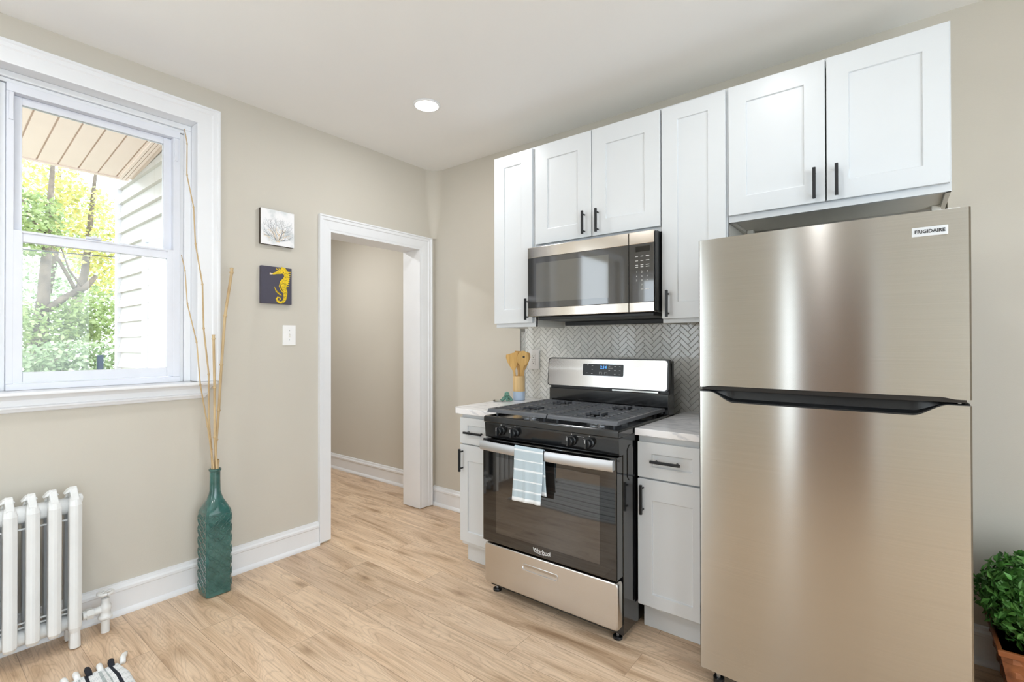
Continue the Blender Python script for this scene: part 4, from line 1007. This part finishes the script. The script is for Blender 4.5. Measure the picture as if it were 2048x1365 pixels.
# ------------------------------------------------------------------ RADIATOR
rd = thing('radiator', (.14, -2.5, 0), 'white cast-iron column radiator under the window', 'radiator')
YR = -2.272; PITCH = .0665; NS = 9
def section(yc, leg):
    b = MB(); b.mi('radiator'); hw = .0215
    # front + rear columns with chamfered profile (x,y) lofted over z
    for xa, xb in ((.160, .205), (.062, .105)):
        fr_ = 1 if xa > .12 else -1
        xf = xb if fr_ > 0 else xa; xk = xa if fr_ > 0 else xb
        def lp(z, g=0, dx=0):
            return [Vector((xk, yc-hw+g, z)), Vector((xk, yc+hw-g, z)), Vector((xf-fr_*(.010+dx), yc+hw-g, z)), Vector((xf-fr_*(.002+dx), yc+hw*.42, z)), Vector((xf-fr_*dx, yc+hw*.2, z)), Vector((xf-fr_*dx, yc-hw*.2, z)), Vector((xf-fr_*(.002+dx), yc-hw*.42, z)), Vector((xf-fr_*(.010+dx), yc-hw+g, z))]
        zb_ = .004 if leg else .075
        Ls = [lp(zb_, .004 if not leg else .003, .012 if not leg else .002)] + ([lp(.07, .004, .006)] if leg else []) + [lp(.092), lp(.62), lp(.643, .003, .012), lp(.655, .008, .026)]
        b.ring(Ls, 'radiator')
    # middle thin columns
    for x in (.116, .132, .148): b.tube([(x, yc, .13), (x, yc, .60)], .0135, 'grime', 8)
    # arched top crown with faceted ridge
    pr = [(.070, .600), (.070, .648), (.095, .668), (.118, .678), (.135, .692), (.150, .686), (.165, .668), (.192, .650), (.192, .600)]
    b.prism(pr, 'y', yc-.013, yc+.013, 'radiator')
    # bottom yoke
    b.prism([(.070, .075), (.192, .075), (.192, .128), (.160, .138), (.100, .138), (.070, .128)], 'y', yc-.013, yc+.013, 'radiator')
    # zigzag ornament lobe leaning to one side
    b.prism([(yc-.032, .664), (yc-.018, .682), (yc-.006, .690), (yc+.010, .682), (yc+.020, .668), (yc+.010, .664), (yc-.004, .672)], 'x', .118, .152, 'radiator')
    return b.build('section', rd, bevel=.003)
for k in range(NS): section(YR-PITCH*k, k in (0, NS-1))
ya, yb = YR-PITCH*(NS-1)-.012, YR+.012
MB().tube([(.135, ya, .610), (.135, yb, .610)], .036, 'radiator', 20).build('header_pipe', rd, smooth=True)
MB().tube([(.135, ya, .105), (.135, yb, .105)], .034, 'radiator', 20).build('header_pipe', rd, smooth=True)
for z, x in ((.555, .158), (.170, .160), (.150, .157)): MB().tube([(x, ya, z), (x, yb-.015, z)], .004, 'radiator', 8).build('tie_rod', rd, smooth=True)
b = MB(); b.prism([(YR+.012, .615), (YR+.012, .66), (YR+.028, .655), (YR+.032, .642), (YR+.028, .62)], 'x', .125, .160, 'radiator'); b.build('end_plug', rd, bevel=.003)
b = MB().lathe((.135, yb-.001, .105), [(.001, 0), (.026, 0), (.026, .012), (.020, .015), (.001, .016)], 'y', 'radiator', 6); b.build('bushing', rd)
# valve
vy = -2.158; vx = .135
v = thing('radiator_valve', (vx, vy, 0), 'white painted valve with handwheel beside the radiator', 'valve')
b = MB().cyl((vx, vy, -.0), .0165, .075, 'z', 'radiator', 20); b.build('pipe', v, smooth=False)
b = MB().lathe((vx, vy, .06), [(.021, 0), (.027, .006), (.027, .014), (.021, .020), (.019, .035), (.024, .048), (.022, .060), (.015, .072), (.015, .094), (.008, .096), (.001, .0965)], 'z', 'radiator', 24)
b.tube([(vx, vy-.012, .108), (vx, vy-.045, .106)], [.017, .015], 'radiator', 16); b.build('valve_body', v, auto=40)
b = MB().lathe((vx, vy-.044, .106), [(.001, -.024), (.023, -.024), (.024, -.012), (.023, 0), (.001, 0)], 'y', 'radiator', 6).lathe((vx, vy-.068, .106), [(.001, -.0125), (.018, -.0125), (.018, 0), (.001, 0)], 'y', 'radiator', 20); b.build('union_nut', v)
b = MB().tube([(vx, vy, .15), (vx, vy, .182)], .004, 'chrome', 8)
b.tube([(vx+.027*math.cos(R(a)), vy+.027*math.sin(R(a)), .178) for a in range(0, 361, 20)], .0065, 'radiator', 10, cap=False)
for a in (0, 90, 180, 270): b.tube([(vx, vy, .180), (vx+.027*math.cos(R(a)), vy+.027*math.sin(R(a)), .178)], .005, 'radiator', 8)
b.build('handwheel', v, smooth=True)

# ------------------------------------------------------------------ RUG
b = MB(); i = b.mi('rug'); uvl = b.bm.loops.layers.uv.new('UVMap')
RXa, RXb, RYa, RYb = .47, 1.75, -2.95, -2.165; NX, NY = 360, 150; G = []
for ix in range(NX+1):
    row = []
    for iy in range(NY+1):
        u = ix/NX; w = iy/NY; x = RXa+(RXb-RXa)*u; y = RYb+(RYa-RYb)*w
        y += .012*math.sin(x*7.0)*(1-w) - .02*(1-min(1, u*14))*(1-min(1, w*8))
        z = .006+.0035*abs(math.sin(w*9*math.pi*1.5)) + .0022*abs(math.sin(u*130*math.pi))
        if ix in (0, NX) or iy in (0, NY): z = .0008
        row.append((b.bm.verts.new((x, y, z)), (w, u)))
    G.append(row)
for a in range(NX):
    for c in range(NY):
        q = (G[a][c], G[a+1][c], G[a+1][c+1], G[a][c+1]); f = b.bm.faces.new([v_[0] for v_ in q]); f.material_index = i; f.smooth = True
        for lp_, v_ in zip(f.loops, q): lp_[uvl].uv = v_[1]
rug = thing('woven_rug', (.8, -2.5, 0), 'black and white striped woven rug on the floor by the radiator', 'rug')
b.build('pile', rug, smooth=True)
b = MB()
for k in range(22):
    w = k/22; y = RYb-.012-(RYb-RYa)*w*.98; m = 'cotton_black' if k in (1, 3, 6, 9, 12, 15, 18) else 'cotton_white'
    l = .055+random.uniform(-.012, .015); dy = random.uniform(-.01, .012)
    if k == 0: dy = .03; l = .06
    b.tube([(RXa+.015, y, .008), (RXa-.012, y+dy*.2, .014), (RXa-l*.6, y+dy*.6, .012), (RXa-l, y+dy, .007)], [.010, .011, .0105, .005], m, 8)
b.build('fringe', rug, smooth=True)

# ------------------------------------------------------------------ PLANT
pc = (3.432, -.235)
t = thing('potted_plant', (pc[0], pc[1], 0), 'bushy green plant in a woven brown basket behind the refrigerator', 'plant')
b = MB()
def sqr(h, z): return [Vector((pc[0]+sx*h, pc[1]+sy*h, z)) for sx, sy in ((-1, -1), (1, -1), (1, 1), (-1, 1))]
b.ring([sqr(.115, .001), sqr(.160, .240), sqr(.150, .240), sqr(.146, .21)], 'basket'); 
for r_ in range(9):
    z0 = .012+r_*.0245; hh = .115+.045*(z0/.24)
    for s in range(4):
        for k in range(6):
            if (k+r_) % 2: continue
            u0 = -1+2*k/6; u1 = u0+2/6
            P = {0: lambda u, d: (pc[0]+u*hh, pc[1]-hh-d), 1: lambda u, d: (pc[0]+hh+d, pc[1]+u*hh), 2: lambda u, d: (pc[0]+u*hh, pc[1]+hh+d), 3: lambda u, d: (pc[0]-hh-d, pc[1]+u*hh)}[s]
            um = (u0+u1)/2
            lo = [P(u0, .001), P(um, .007), P(u1, .001), P(u1, -.002), P(u0, -.002)]
            b.ring([[Vector((x, y, z0+.002)) for x, y in lo], [Vector((x, y, z0+.0225)) for x, y in lo]], 'basket')
b.build('basket', t, bevel=.001)
b = MB()
b.ring([sqr(.164, .230), sqr(.167, .250), sqr(.156, .252), sqr(.153, .230)], 'basket_rim'); b.build('basket_rim', t, bevel=.002)
b = MB(); i = b.mi('leaf_dark'); random.seed(5)
cc = Vector((pc[0]+.005, pc[1], .385))
for _ in range(4600):
    d = Vector((random.gauss(0, 1), random.gauss(0, 1), random.gauss(0, 1))).normalized()
    rr = random.uniform(.62, 1.0); p = cc+Vector((d.x*.215*rr, d.y*.19*rr, d.z*.165*rr))
    if p.y > -.02: continue
    nn = (d+Vector((random.gauss(0, .3), random.gauss(0, .3), random.gauss(0, .3)))).normalized()
    ax = (Vector((random.gauss(0, 1), random.gauss(0, 1), random.gauss(.0, 1)))); ax = (ax-nn*ax.dot(nn)).normalized()+nn*.35; ax.normalize()
    sd = ax.cross(nn).normalized(); s = random.uniform(.022, .038)
    A = b.bm.verts.new(p); Bv = b.bm.verts.new(p+ax*s*.45+sd*s*.27+nn*s*.10); Dv = b.bm.verts.new(p+ax*s*.45-sd*s*.27+nn*s*.10); Cm = b.bm.verts.new(p+ax*s*.5); E_ = b.bm.verts.new(p+ax*s*1.15-nn*s*.08)
    for f in ((A, Bv, Cm), (A, Cm, Dv), (Bv, E_, Cm), (Cm, E_, Dv)): b.bm.faces.new(f).material_index = i
tag(b.build('foliage', t, recalc=False), kind='stuff')
